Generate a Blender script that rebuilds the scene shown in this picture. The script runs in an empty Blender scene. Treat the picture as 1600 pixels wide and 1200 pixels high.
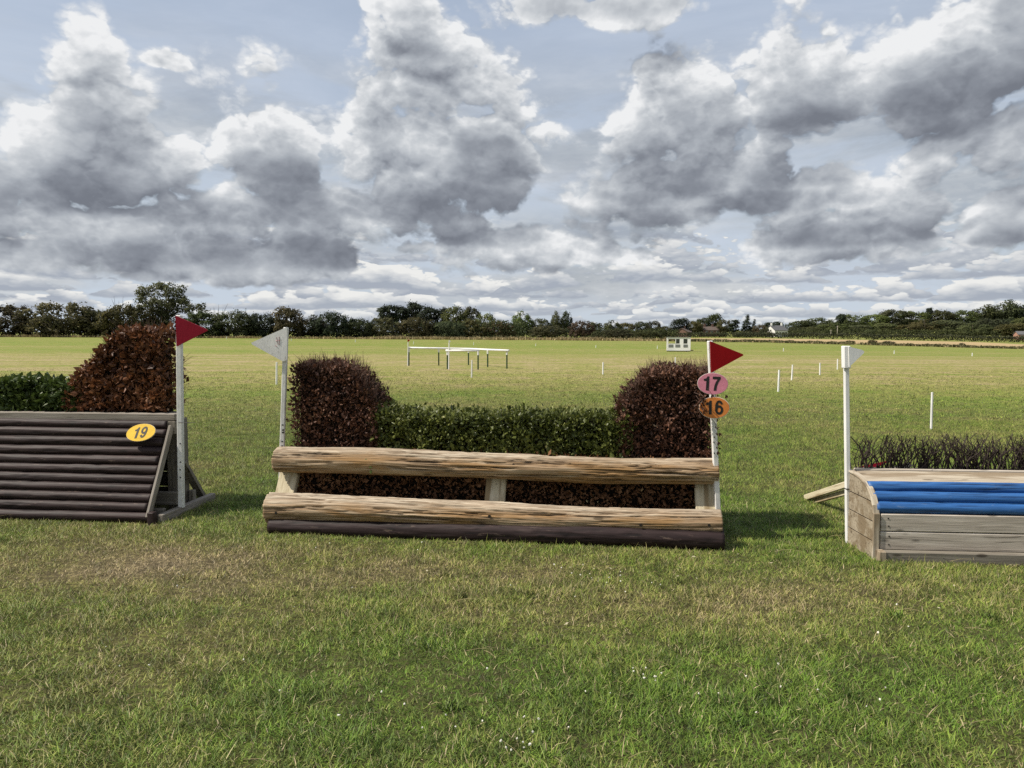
import bpy, bmesh, math, random
import numpy as np
from mathutils import Vector, Matrix

# ------------------------------------------------------------------ camera, world, sun, exposure
scene = bpy.context.scene
COL = scene.collection
F, CX, CY, YH, CH = 1110.0, 800.0, 600.0, 522.0, 1.6     # focal length (px of the 1600 px photo), centre, horizon row, eye height
PITCH = math.atan((CY - YH) / F)

cam_data = bpy.data.cameras.new('camera')
cam = bpy.data.objects.new('camera', cam_data)
COL.objects.link(cam)
cam_data.sensor_width = 36.0
cam_data.lens = F / 1600.0 * 36.0
cam_data.clip_start = 0.05
cam_data.clip_end = 6000.0
cam.location = (0, 0, CH)
cam.rotation_euler = (math.pi / 2 - PITCH, 0, 0)
scene.camera = cam

scene.render.engine = 'CYCLES'
scene.view_settings.view_transform = 'Standard'
scene.view_settings.look = 'None'
scene.view_settings.exposure = 0.25
scene.view_settings.gamma = 1.0
scene.view_settings.use_curve_mapping = False
cy = scene.cycles
cy.max_bounces = 6
cy.diffuse_bounces = 3
cy.glossy_bounces = 2
cy.transmission_bounces = 3
cy.transparent_max_bounces = 8
cy.caustics_reflective = False
cy.caustics_refractive = False
cy.sample_clamp_indirect = 6.0
cy.use_denoising = False

SUN_EL, SUN_AZ = math.radians(50), math.radians(-98)     # azimuth from +Y (view direction) towards +X
sun_dir = Vector((math.sin(SUN_AZ) * math.cos(SUN_EL), math.cos(SUN_AZ) * math.cos(SUN_EL), math.sin(SUN_EL)))
sd = bpy.data.lights.new('sun', 'SUN')
sd.energy = 5.0
sd.angle = math.radians(0.6)
sd.color = (1.0, 0.92, 0.80)
sun = bpy.data.objects.new('sun', sd)
COL.objects.link(sun)
sun.rotation_euler = sun_dir.to_track_quat('Z', 'Y').to_euler()
sun.location = (-30, 5, 40)


# ------------------------------------------------------------------ node helpers
class NT:
    def __init__(self, tree):
        self.t = tree
        self.n = tree.nodes
        self.l = tree.links

    def new(self, typ, **kw):
        nd = self.n.new(typ)
        for k, v in kw.items():
            setattr(nd, k, v)
        return nd

    def put(self, sock, v):
        if v is None:
            return
        if isinstance(v, bpy.types.NodeSocket):
            self.l.new(v, sock)
        else:
            if sock.type == 'RGBA' and isinstance(v, (tuple, list)) and len(v) == 3:
                v = (*v, 1.0)
            sock.default_value = v

    def math(self, op, a, b=None, c=None, clamp=False):
        nd = self.new('ShaderNodeMath', operation=op)
        nd.use_clamp = clamp
        for i, v in enumerate((a, b, c)):
            if v is not None:
                self.put(nd.inputs[i], v)
        return nd.outputs[0]

    def vmath(self, op, a, b=None, c=None, scale=None):
        nd = self.new('ShaderNodeVectorMath', operation=op)
        for i, v in enumerate((a, b, c)):
            if v is not None:
                self.put(nd.inputs[i], v)
        if scale is not None:
            self.put(nd.inputs['Scale'], scale)
        return nd.outputs['Value'] if op in ('LENGTH', 'DISTANCE', 'DOT_PRODUCT') else nd.outputs[0]

    def noise(self, vec, scale, detail=4, rough=0.5, lac=2.0, dist=0.0, dims='3D', color=False, w=None):
        nd = self.new('ShaderNodeTexNoise', noise_dimensions=dims)
        self.put(nd.inputs['Vector'], vec)
        if w is not None:
            self.put(nd.inputs['W'], w)
        nd.inputs['Scale'].default_value = scale
        nd.inputs['Detail'].default_value = detail
        nd.inputs['Roughness'].default_value = rough
        nd.inputs['Lacunarity'].default_value = lac
        nd.inputs['Distortion'].default_value = dist
        return nd.outputs['Color'] if color else nd.outputs[0]

    def vor(self, vec, scale, feature='F1', detail=0, rough=0.5, out='Distance', rnd=1.0):
        nd = self.new('ShaderNodeTexVoronoi', feature=feature)
        self.put(nd.inputs['Vector'], vec)
        nd.inputs['Scale'].default_value = scale
        if 'Detail' in nd.inputs:
            nd.inputs['Detail'].default_value = detail
            nd.inputs['Roughness'].default_value = rough
        nd.inputs['Randomness'].default_value = rnd
        return nd.outputs[out]

    def ramp(self, fac, stops, interp='LINEAR'):
        nd = self.new('ShaderNodeValToRGB')
        cr = nd.color_ramp
        cr.interpolation = interp
        while len(cr.elements) < len(stops):
            cr.elements.new(0.5)
        for e, (p, c) in zip(cr.elements, stops):
            e.position = p
            e.color = (*c, 1.0) if len(c) == 3 else c
        self.put(nd.inputs[0], fac)
        return nd.outputs[0]

    def maprange(self, v, a, b, c=0.0, d=1.0, smooth=True):
        nd = self.new('ShaderNodeMapRange')
        nd.interpolation_type = 'SMOOTHSTEP' if smooth else 'LINEAR'
        self.put(nd.inputs[0], v)
        for i, x in enumerate((a, b, c, d)):
            self.put(nd.inputs[i + 1], x)
        return nd.outputs[0]

    def mix(self, fac, a, b, blend='MIX'):
        nd = self.new('ShaderNodeMix', data_type='RGBA', blend_type=blend)
        nd.clamp_factor = True
        self.put(nd.inputs[0], fac)
        self.put(nd.inputs[6], a)
        self.put(nd.inputs[7], b)
        return nd.outputs[2]

    def xyz(self, v):
        nd = self.new('ShaderNodeSeparateXYZ')
        self.put(nd.inputs[0], v)
        return nd.outputs

    def comb(self, x=0.0, y=0.0, z=0.0):
        nd = self.new('ShaderNodeCombineXYZ')
        for i, v in enumerate((x, y, z)):
            self.put(nd.inputs[i], v)
        return nd.outputs[0]


# ------------------------------------------------------------------ the sky: Nishita air with cumulus in front of it
def sky_dir(px, py):
    """azimuth and elevation of a point of the sky (cloud survey table below is written in photo pixels)."""
    x, yv, z = (px - CX) / F, 1.0, -(py - CY) / F
    cp, sp = math.cos(PITCH), math.sin(PITCH)
    y2, z2 = yv * cp + z * sp, -yv * sp + z * cp
    return math.atan2(x, y2), math.atan2(z2, math.hypot(x, y2))


# cumulus bodies: centre x, y, half width, half height
CUMULUS = [
    (150, 150, 95, 110), (110, 240, 120, 110), (220, 290, 120, 100), (200, 340, 210, 70), (250, 96, 42, 18),
    (415, 262, 108, 126), (640, 130, 110, 108), (700, 150, 90, 90), (660, 270, 170, 150), (775, 280, 95, 150),
    (580, 330, 240, 60), (350, 415, 320, 52), (760, 375, 200, 55), (70, 400, 160, 40), (165, 350, 240, 90),
    (1010, 310, 150, 80), (1085, 210, 115, 120), (1240, 160, 115, 130), (1150, 270, 120, 70), (1500, 200, 160, 150),
    (1450, 80, 110, 100), (1600, 100, 130, 180), (955, 20, 135, 42), (612, 10, 46, 22),
    (1240, 305, 130, 56), (1330, 372, 180, 66), (1570, 355, 110, 62), (-25, 300, 62, 75),
    (900, 395, 160, 45),
]
# thick flat bases, dark from below
DARK = [
    (230, 325, 210, 40), (400, 402, 290, 32), (650, 328, 230, 40), (450, 272, 80, 26), (1010, 292, 130, 52),
    (1500, 185, 150, 75), (1250, 280, 100, 30), (1210, 318, 130, 26), (-15, 290, 70, 50), (955, 5, 130, 40),
    (1360, 372, 150, 22), (1580, 372, 100, 22), (730, 372, 150, 24), (1250, 190, 90, 22), (900, 350, 170, 26), (770, 260, 60, 50),
]


FLAT = 1.8        # bodies bulge upwards and are cut flatter below


def blob_field(nt, p, table):
    """1 at a body's centre, 0 on its rim, negative outside; the largest over the table."""
    acc = None
    for (px, py, rx, ry) in table:
        a, e = sky_dir(px, py)
        k = math.cos(a)
        sx, sy = F / rx * (1 / (k * k)) , F / ry / k
        q = nt.vmath('MULTIPLY_ADD', p, (sx, sy, 0), (-a * sx, -e * sy, 0))
        q = nt.vmath('MAXIMUM', q, nt.vmath('MULTIPLY', q, (1.0, -FLAT, 1.0)))
        r = nt.vmath('LENGTH', q)
        acc = r if acc is None else nt.math('SMOOTH_MIN', acc, r, 0.25)
    return nt.math('SUBTRACT', 1.0, acc)


def make_lobe_group():
    g = bpy.data.node_groups.new('cloud_lobes', 'ShaderNodeTree')
    g.interface.new_socket('Direction', in_out='INPUT', socket_type='NodeSocketVector')
    g.interface.new_socket('Density', in_out='OUTPUT', socket_type='NodeSocketFloat')
    nt = NT(g)
    gi, go = nt.new('NodeGroupInput'), nt.new('NodeGroupOutput')
    d = gi.outputs[0]
    dd = nt.vmath('MULTIPLY', d, (1.0, 1.0, 1.45))
    big = nt.noise(dd, 6.5, 11, 0.645, 2.05, 0.25)
    wob = nt.vmath('ADD', dd, nt.vmath('SCALE', nt.vmath('SUBTRACT', nt.noise(dd, 11.0, 4, 0.6, color=True), (0.5, 0.5, 0.5)), scale=0.10))
    lob = 0.0
    for sc, wgt in ((9.0, 0.95), (21.0, 0.50), (48.0, 0.24)):
        f1 = nt.vor(wob, sc, 'F1')
        q = nt.math('MULTIPLY_ADD', nt.math('MULTIPLY', f1, f1), -wgt * 1.9, wgt * 0.5)
        lob = nt.math('ADD', lob, q)
    n = nt.math('ADD', nt.math('MULTIPLY', nt.math('SUBTRACT', big, 0.5), 2.3), lob)
    n = nt.math('ADD', n, 0.16)
    nt.put(go.inputs[0], n)
    return g


world = bpy.data.worlds.new('World')
scene.world = world
world.use_nodes = True
wt = NT(world.node_tree)
wt.n.clear()
w_out = wt.new('ShaderNodeOutputWorld')
nish = wt.new('ShaderNodeTexSky', sky_type='NISHITA')
nish.sun_disc = False
nish.sun_elevation = SUN_EL
nish.sun_rotation = SUN_AZ
nish.air_density = 1.2
nish.dust_density = 2.0
tc = wt.new('ShaderNodeTexCoord')
D = wt.vmath('NORMALIZE', tc.outputs['Generated'])
dx, dy, dz = wt.xyz(D)
AZ = wt.math('ARCTAN2', dx, dy)
EL = wt.math('ARCSINE', dz)
P = wt.comb(AZ, EL, 0.0)

dens_group = make_lobe_group()


def lobes(off):
    nd = wt.new('ShaderNodeGroup')
    nd.node_tree = dens_group
    wt.put(nd.inputs[0], wt.vmath('ADD', D, off) if off else D)
    return nd.outputs[0]


def bodies(off):
    """how deep inside a cloud body a direction lies."""
    v = wt.vmath('ADD', P, off) if off else P
    b = wt.math('MAXIMUM', blob_field(wt, v, CUMULUS), -0.75)
    b2 = wt.noise(wt.vmath('ADD', D, (off[0], 0.0, off[1] * 1.45)) if off else D, 2.6, 2, 0.5)
    b2 = wt.math('MULTIPLY', wt.math('SUBTRACT', b2, 0.5), 4.0)
    # away from the surveyed part of the sky the same clouds go on by chance
    away = wt.math('MAXIMUM', wt.maprange(wt.math('ABSOLUTE', AZ), 0.62, 1.0), wt.maprange(EL, 0.42, 0.62))
    b = wt.math('ADD', wt.math('MULTIPLY', b, wt.math('SUBTRACT', 1.0, away)), wt.math('MULTIPLY', b2, away))
    return wt.math('MULTIPLY', b, 1.75)


sx, sz = -0.35, 1.0                                     # the light comes from above and from the sun's side
n0, b0 = lobes(None), bodies(None)
b1 = bodies((sx * 0.05, sz * 0.05, 0.0))
db = wt.math('DIVIDE', wt.math('SUBTRACT', b1, b0), 0.05)
d0 = wt.math('ADD', b0, n0)


def density(k):
    return wt.math('ADD', wt.math('MULTIPLY_ADD', db, k, b0), lobes((sx * k, 0.0, sz * k)))


d1, d2 = density(0.012), density(0.030)
taps = [wt.maprange(d, -0.1, 0.9, 0.0, 1.0, smooth=False) for d in (d1, d2, density(0.062))]
tau = wt.math('ADD', wt.math('ADD', wt.math('MULTIPLY', taps[0], 0.8), taps[1]), taps[2])
alpha = wt.maprange(d0, -0.18, 0.36)
dark = blob_field(wt, P, DARK)
dark = wt.math('ADD', dark, wt.math('MULTIPLY', n0, 0.35))
dark = wt.maprange(dark, -0.35, 0.75)
thick = wt.maprange(d0, 0.1, 1.6, 0.0, 1.0, smooth=False)
tau2 = wt.math('ADD', wt.math('MULTIPLY', tau, 0.36), wt.math('ADD', wt.math('MULTIPLY', dark, 1.0), wt.math('MULTIPLY', thick, 0.14)))
light = wt.math('MULTIPLY', wt.math('EXPONENT', wt.math('MULTIPLY', tau2, -1.0)), 0.88)
relief = wt.math('SUBTRACT', d0, d1)
relief2 = wt.math('SUBTRACT', d0, d2)
rel = wt.math('ADD', wt.math('MULTIPLY', relief, 0.30), wt.math('MULTIPLY', relief2, 0.16))
rel = wt.math('MULTIPLY', rel, wt.math('ADD', light, 0.35))
light = wt.math('ADD', light, rel, clamp=True)
cloud_col = wt.ramp(light, [(0.0, (0.185, 0.202, 0.24)), (0.13, (0.25, 0.272, 0.315)), (0.33, (0.39, 0.42, 0.465)), (0.6, (0.57, 0.60, 0.635)), (1.0, (0.87, 0.88, 0.89))])

# rows of far cumulus on flat bases, lower and smaller towards the horizon
def far_row(off, seed, hgain, thr):
    q = 1.45
    wv = wt.comb(wt.math('MULTIPLY', AZ, 15.0), seed, wt.math('MULTIPLY', EL, 42.0))
    ln = wt.noise(wv, 1.0, 7, 0.62)
    lv = wt.vor(wt.vmath('ADD', wv, wt.vmath('SCALE', wt.noise(wv, 2.0, 3, 0.6, color=True), scale=0.5)), 2.6, 'F1', 1.0, 0.5)
    lobe = wt.math('SUBTRACT', wt.math('ADD', wt.math('MULTIPLY', ln, 1.2), wt.math('MULTIPLY', lv, -0.42)), 0.42)
    e = wt.math('MAXIMUM', wt.math('ADD', EL, 0.010), 0.012)
    lg = wt.math('MULTIPLY_ADD', wt.math('LOGARITHM', e, 2.0), q, off)
    lg = wt.math('ADD', lg, wt.math('MULTIPLY', wt.math('SUBTRACT', wt.noise(wt.comb(wt.math('MULTIPLY', AZ, 3.2), seed, wt.math('MULTIPLY', EL, 9.0)), 1.0, 2, 0.5), 0.5), 1.5))
    k = wt.math('FLOOR', wt.math('ADD', lg, wt.math('MULTIPLY', lobe, 0.10)))
    f = wt.math('SUBTRACT', lg, k)
    elk = wt.math('POWER', 2.0, wt.math('DIVIDE', wt.math('SUBTRACT', k, off), q))
    hx = wt.math('DIVIDE', AZ, wt.math('ADD', wt.math('MULTIPLY', elk, 1.7), 0.02))
    h = wt.noise(wt.comb(hx, wt.math('MULTIPLY', k, 7.7), seed), 1.0, 3, 0.55)
    h = wt.math('MULTIPLY', wt.math('SUBTRACT', h, thr), hgain)
    d = wt.math('SUBTRACT', wt.math('ADD', h, wt.math('MULTIPLY', lobe, 1.5)), f)
    al = wt.math('MULTIPLY', wt.maprange(d, -0.04, 0.16), wt.maprange(wt.math('ADD', f, wt.math('MULTIPLY', lobe, 0.25)), -0.02, 0.12))
    al = wt.math('MULTIPLY', al, wt.math('MULTIPLY', wt.maprange(EL, 0.19, 0.125), wt.maprange(EL, 0.004, 0.016)))
    li = wt.math('ADD', wt.math('MULTIPLY', f, 1.25), wt.math('ADD', wt.math('MULTIPLY', lobe, 1.5), wt.math('MULTIPLY', d, -0.35)))
    c = wt.ramp(wt.maprange(li, -0.15, 0.75, smooth=False), [(0.0, (0.39, 0.43, 0.50)), (0.3, (0.50, 0.535, 0.585)), (0.55, (0.64, 0.66, 0.685)), (1.0, (0.86, 0.86, 0.84))])
    return al, c


fa1, fc1 = far_row(0.0, 3.1, 4.8, 0.30)
fa2, fc2 = far_row(0.45, 9.7, 4.8, 0.35)
# a broken grey sheet behind them
sheet = wt.noise(wt.comb(wt.math('MULTIPLY', AZ, 3.0), 5.0, wt.math('MULTIPLY', EL, 13.0)), 1.0, 7, 0.6, 2.0, 0.4)
fa0 = wt.math('MULTIPLY', wt.maprange(sheet, 0.42, 0.60), wt.math('MULTIPLY', wt.maprange(EL, 0.42, 0.22), wt.maprange(EL, 0.015, 0.06)))
fa0 = wt.math('MULTIPLY', fa0, 0.85)
fc0 = wt.ramp(wt.noise(wt.comb(wt.math('MULTIPLY', AZ, 7.0), 8.0, wt.math('MULTIPLY', EL, 22.0)), 1.0, 6, 0.6), [(0.30, (0.40, 0.435, 0.49)), (0.5, (0.52, 0.55, 0.59)), (0.68, (0.72, 0.735, 0.75))])
far_alpha = wt.math('MAXIMUM', fa0, wt.math('MAXIMUM', fa1, fa2))
far_col = wt.mix(fa2, wt.mix(fa1, fc0, fc1), fc2)
haze = wt.maprange(EL, 0.05, 0.0, 0.0, 0.40)
far_col = wt.mix(haze, far_col, (0.62, 0.67, 0.72))

# thin high veil over the blue, milkier towards the horizon
veil_n = wt.noise(wt.vmath('MULTIPLY', D, (1.0, 1.0, 3.5)), 2.4, 6, 0.6, 2.0, 0.6)
veil = wt.maprange(veil_n, 0.3, 0.75, 0.62, 0.92)
low_milk = wt.maprange(EL, 0.30, 0.02, 0.0, 0.25)
veil = wt.math('ADD', veil, low_milk, clamp=True)
veil_col = wt.ramp(wt.math('MULTIPLY', EL, 2.0), [(0.0, (0.60, 0.67, 0.745)), (0.16, (0.56, 0.635, 0.735)), (0.45, (0.595, 0.66, 0.765)), (0.95, (0.52, 0.60, 0.735))])

a1_ = wt.math('MAXIMUM', veil, far_alpha)
bg_air = wt.new('ShaderNodeBackground')
wt.put(bg_air.inputs[0], nish.outputs[0])
bg_air.inputs[1].default_value = 0.085
col1 = wt.mix(wt.math('DIVIDE', far_alpha, wt.math('MAXIMUM', a1_, 0.01)), veil_col, far_col)
col2 = wt.mix(alpha, col1, cloud_col)
a1 = wt.math('MAXIMUM', veil, far_alpha)
a2 = wt.math('MAXIMUM', a1, alpha)
bg_cloud = wt.new('ShaderNodeBackground')
wt.put(bg_cloud.inputs[0], col2)
bg_cloud.inputs[1].default_value = 0.83
ms = wt.new('ShaderNodeMixShader')
wt.put(ms.inputs[0], a2)
wt.l.new(bg_air.outputs[0], ms.inputs[1])
wt.l.new(bg_cloud.outputs[0], ms.inputs[2])
wt.l.new(ms.outputs[0], w_out.inputs[0])
world.cycles.sampling_method = 'NONE'                   # an even sky needs no map of its bright spots


# ------------------------------------------------------------------ numeric noise
def _hash(ix, iy, iz, seed):
    h = (ix * 374761393 + iy * 668265263 + iz * 2147483647 + seed * 1274126177) & 0xFFFFFFFF
    h = ((h ^ (h >> 13)) * 1274126177) & 0xFFFFFFFF
    h = h ^ (h >> 16)
    return (h & 0xFFFFFF) / float(0xFFFFFF)


def vnoise(x, y, z, seed=0):
    x, y, z = np.broadcast_arrays(np.asarray(x, float), np.asarray(y, float), np.asarray(z, float))
    ix, iy, iz = np.floor(x).astype(np.int64), np.floor(y).astype(np.int64), np.floor(z).astype(np.int64)
    fx, fy, fz = x - ix, y - iy, z - iz
    fx, fy, fz = fx * fx * (3 - 2 * fx), fy * fy * (3 - 2 * fy), fz * fz * (3 - 2 * fz)
    out = 0
    for a in (0, 1):
        for b in (0, 1):
            for c in (0, 1):
                w = (fx if a else 1 - fx) * (fy if b else 1 - fy) * (fz if c else 1 - fz)
                out = out + w * _hash(ix + a, iy + b, iz + c, seed)
    return out


def fbm(x, y, z, octaves=4, seed=0, gain=0.5):
    s, a, t, f = 0, 1.0, 0, 1.0
    for o in range(octaves):
        s = s + a * vnoise(np.asarray(x) * f, np.asarray(y) * f, np.asarray(z) * f, seed + o * 17)
        t += a
        a *= gain
        f *= 2.03
    return s / t


# ------------------------------------------------------------------ the lie of the land
# rows of distance, columns of bearing (tangent); the numbers are the heights of the ground
_T_PX = [-300, 0, 300, 600, 850, 1050, 1200, 1400, 1600, 1900]
_T_Y = [0, 36, 90, 150, 200, 300, 450, 700, 3000]
_T_ROW = {
    90: [541, 541, 542, 544, 546, 547, 548, 550, 552, 553],
    150: [526, 526.5, 528, 530, 531.5, 533, 535, 540, 545, 548],
    200: [524, 525, 526, 528, 530, 531.5, 532.5, 537, 541.5, 545],
    300: [522, 523, 524, 525, 527, 528, 529, 532, 536, 539],
    450: [520, 521, 522, 523, 524, 523, 521, 517, 513, 510],
    700: [519, 519, 519, 519, 519, 518, 516, 510, 506, 505],
    3000: [521, 521, 521, 521, 521, 521, 520, 519, 518, 518],
}
_T_Z = np.zeros((len(_T_Y), len(_T_PX)))
for i_, Y_ in enumerate(_T_Y):
    if Y_ in _T_ROW:
        _T_Z[i_] = [CH - (v - YH) / F * Y_ for v in _T_ROW[Y_]]
_T_Z[-1] = np.minimum(_T_Z[-1], 8.0)


def height(x, y):
    x, y = np.asarray(x, float), np.asarray(y, float)
    r = np.hypot(x, y)
    Y = np.maximum(y, r * 0.5)
    px = CX + F * np.clip(x / np.maximum(Y, 1e-6), -1.0, 1.0)
    yi = np.clip(np.searchsorted(_T_Y, Y, side='right') - 1, 0, len(_T_Y) - 2)
    ya = np.asarray(_T_Y, float)
    fy = np.clip((Y - ya[yi]) / (ya[yi + 1] - ya[yi]), 0, 1)
    fy = fy * fy * (3 - 2 * fy)
    pa = np.asarray(_T_PX, float)
    xi = np.clip(np.searchsorted(_T_PX, px, side='right') - 1, 0, len(_T_PX) - 2)
    fx = np.clip((px - pa[xi]) / (pa[xi + 1] - pa[xi]), 0, 1)
    z = (_T_Z[yi, xi] * (1 - fx) + _T_Z[yi, xi + 1] * fx) * (1 - fy) + (_T_Z[yi + 1, xi] * (1 - fx) + _T_Z[yi + 1, xi + 1] * fx) * fy
    return z


def hz(x, y):
    return float(height(x, y))


def at(px, py, Y):
    """the point of the place seen at pixel (px, py) of the survey photograph at depth Y."""
    x, yv, z = (px - CX) / F, 1.0, -(py - CY) / F
    cp, sp = math.cos(PITCH), math.sin(PITCH)
    y2, z2 = yv * cp + z * sp, -yv * sp + z * cp
    return Vector((x / y2 * Y, Y, CH + z2 / y2 * Y))


def ground(px, py, y0=2.0, y1=900.0):
    Y = y0
    while Y < y1:
        p = at(px, py, Y)
        if p.z <= hz(p.x, p.y):
            lo, hi = Y / 1.02, Y
            for _ in range(30):
                m = (lo + hi) / 2
                q = at(px, py, m)
                if q.z <= hz(q.x, q.y):
                    hi = m
                else:
                    lo = m
            q = at(px, py, hi)
            return Vector((q.x, q.y, hz(q.x, q.y)))
        Y *= 1.02
    q = at(px, py, y1)
    return Vector((q.x, q.y, hz(q.x, q.y)))


# ------------------------------------------------------------------ objects
def tag(o, label=None, cat=None, group=None, kind=None):
    for k, v in (('label', label), ('category', cat), ('group', group), ('kind', kind)):
        if v:
            o[k] = v
    return o


def thing(name, loc, label, cat, group=None):
    o = bpy.data.objects.new(name, None)
    COL.objects.link(o)
    o.location = loc
    o.empty_display_size = 0.1
    return tag(o, label, cat, group)


def base_of(o):
    b = Vector((0, 0, 0))
    while o is not None:
        b = b + Vector(o.location)
        o = o.parent
    return b


def link(name, me, mat, parent=None, kind=None):
    o = bpy.data.objects.new(name, me)
    COL.objects.link(o)
    if mat is not None and not me.materials:
        me.materials.append(mat)
    if parent is not None:
        o.parent = parent
    if kind:
        o['kind'] = kind
    return o


def fast_mesh(name, V, faces, attrs=None, smooth=False):
    """V (n,3); faces: list of int arrays (m,k); attrs: {name: (n,) float or (n,3) vector} per vertex."""
    me = bpy.data.meshes.new(name)
    V = np.ascontiguousarray(V, dtype=np.float32)
    me.vertices.add(len(V))
    me.vertices.foreach_set('co', V.ravel())
    starts, tot, loops = [], [], []
    at_ = 0
    for f in faces:
        f = np.asarray(f, dtype=np.int32)
        if not len(f):
            continue
        k = f.shape[1]
        loops.append(f.ravel())
        starts.append(np.arange(len(f), dtype=np.int32) * k + at_)
        tot.append(np.full(len(f), k, dtype=np.int32))
        at_ += f.size
    loops, starts, tot = np.concatenate(loops), np.concatenate(starts), np.concatenate(tot)
    me.loops.add(len(loops))
    me.loops.foreach_set('vertex_index', loops)
    me.polygons.add(len(starts))
    me.polygons.foreach_set('loop_start', starts)
    me.polygons.foreach_set('loop_total', tot)
    for k, v in (attrs or {}).items():
        v = np.asarray(v, dtype=np.float32)
        if v.ndim == 1:
            a = me.attributes.new(k, 'FLOAT', 'POINT')
            a.data.foreach_set('value', v)
        else:
            a = me.attributes.new(k, 'FLOAT_VECTOR', 'POINT')
            a.data.foreach_set('vector', np.ascontiguousarray(v).ravel())
    me.polygons.foreach_set('use_smooth', np.full(len(starts), bool(smooth), dtype=bool))
    me.update()
    me.validate()
    return me


def part(name, V, faces, mat, parent, attrs=None, smooth=False, kind=None):
    b = base_of(parent) if parent is not None else Vector((0, 0, 0))
    V = np.asarray(V, float) - np.array(b)
    return link(name, fast_mesh(name, V, faces, attrs, smooth), mat, parent, kind)


rng = np.random.default_rng(11)


def frame(d, up=(0, 0, 1)):
    d = Vector(d).normalized()
    u = Vector(up)
    if abs(d.dot(u.normalized())) > 0.98:
        u = Vector((0, 1, 0))
    s = d.cross(u).normalized()
    return d, s, s.cross(d).normalized()


def box_verts(c, ax, hs, bev=0.006):
    """bevelled box: centre, three axes, half sizes -> V, faces, grain (x runs along the longest axis)."""
    bm = bmesh.new()
    bmesh.ops.create_cube(bm, size=2.0)
    for v in bm.verts:
        v.co = Vector((v.co.x * hs[0], v.co.y * hs[1], v.co.z * hs[2]))
    if bev > 0:
        bmesh.ops.bevel(bm, geom=list(bm.edges), offset=min(bev, 0.45 * min(hs)), segments=1, affect='EDGES')
    bm.verts.ensure_lookup_table()
    L = np.array([v.co[:] for v in bm.verts])
    fs = {}
    for f in bm.faces:
        fs.setdefault(len(f.verts), []).append([v.index for v in f.verts])
    bm.free()
    A = np.array([list(a) for a in ax])
    o = np.argsort([-h for h in hs])
    grain = L[:, o] + rng.uniform(-20, 20, 3)
    return np.array(c) + L @ A, [np.array(v) for v in fs.values()], grain


def board(name, p0, p1, w, t, mat, parent, up=(0, 0, 1), bev=0.005):
    """a plank from p0 to p1; w across (in the direction of up), t thick."""
    p0, p1 = Vector(p0), Vector(p1)
    d, s, u = frame(p1 - p0, up)
    V, fs, g = box_verts((p0 + p1) / 2, (d, s, u), ((p1 - p0).length / 2, t / 2, w / 2), bev)
    return part(name, V, fs, mat, parent, {'grain': g})


def log_mesh(p0, p1, r0, r1, nl, nr, rough=0.0, half=None, seed=0, wob=0.0, flat=0.0):
    """a pole from p0 to p1, radius r0 to r1, cracked along the grain. Returns V, faces, attrs."""
    p0, p1 = Vector(p0), Vector(p1)
    d, s, u = frame(p1 - p0)
    Ln = (p1 - p0).length
    t = np.linspace(0, 1, nl)
    a = np.linspace(0, 2 * math.pi, nr, endpoint=False)
    T, A = np.meshgrid(t, a, indexing='ij')
    R = r0 + (r1 - r0) * T
    X = T * Ln
    ca, sa = np.cos(A), np.sin(A)
    low = fbm(X * 1.1, ca * 0.9 + 5, sa * 0.9, 2, seed) - 0.5
    R = R * (1 + 0.30 * wob * low)
    crack = np.zeros_like(R)
    if rough > 0:
        rc = 0.13
        g1 = fbm(X * 1.5, ca * 8.5, sa * 8.5, 4, seed + 3, 0.55)
        ridge = np.abs(g1 - 0.5) * 2
        mask = np.clip((fbm(X * 1.3, ca * 1.6, sa * 1.6, 3, seed + 9) - 0.40) * 5, 0, 1)
        mask = np.maximum(mask, np.clip(sa * 1.3 - 0.35, 0, 1))
        crack = np.clip(1 - ridge * 7.5, 0, 1) * mask
        fine = fbm(X * 5, ca * 12, sa * 12, 3, seed + 5) - 0.5
        steps = np.floor(fbm(X * 1.6, ca * 5.5, sa * 5.5, 3, seed + 21) * 7) / 7 - 0.5
        R = R - rough * crack + rough * 0.5 * fine + rough * 1.1 * steps * mask
    wz = wob * 0.012 * np.sin(T * 5 + seed)
    C = np.array(p0)[None, None] + X[..., None] * np.array(d)
    V = C + (R * ca)[..., None] * np.array(s) + (R * sa * (1 - flat) + wz)[..., None] * np.array(u)
    grain = np.stack([X + seed * 3.7, ca * R * 1.0 + seed, sa * R * 1.0], -1).reshape(-1, 3)
    V = V.reshape(-1, 3)
    crack = crack.reshape(-1)
    i = np.arange((nl - 1) * nr).reshape(nl - 1, nr)
    j = np.roll(i, -1, axis=1)
    quads = np.stack([i, i + nr, j + nr, j], -1).reshape(-1, 4)
    # ends: a ring a little inside and a centre
    n0 = len(V)
    ends, tris, eg, ec, ea = [], [], [], [], []
    for e, (ring, sg) in enumerate(((0, -1), (nl - 1, 1))):
        ids = np.arange(nr) + ring * nr
        c = V[ids].mean(0)
        k = n0 + len(ends)
        ends.append(c + np.array(d) * sg * 0.002)
        eg.append(np.array([0, 0, 0.0]))
        ec.append(0.0)
        nx = np.roll(ids, -1)
        tri = np.stack([ids, nx, np.full(nr, k)], -1) if sg < 0 else np.stack([nx, ids, np.full(nr, k)], -1)
        tris.append(tri)
    V = np.vstack([V, ends])
    grain = np.vstack([grain, eg])
    crack = np.concatenate([crack, ec])
    return V, [quads, np.vstack(tris)], {'grain': grain, 'crack': crack}


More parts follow.
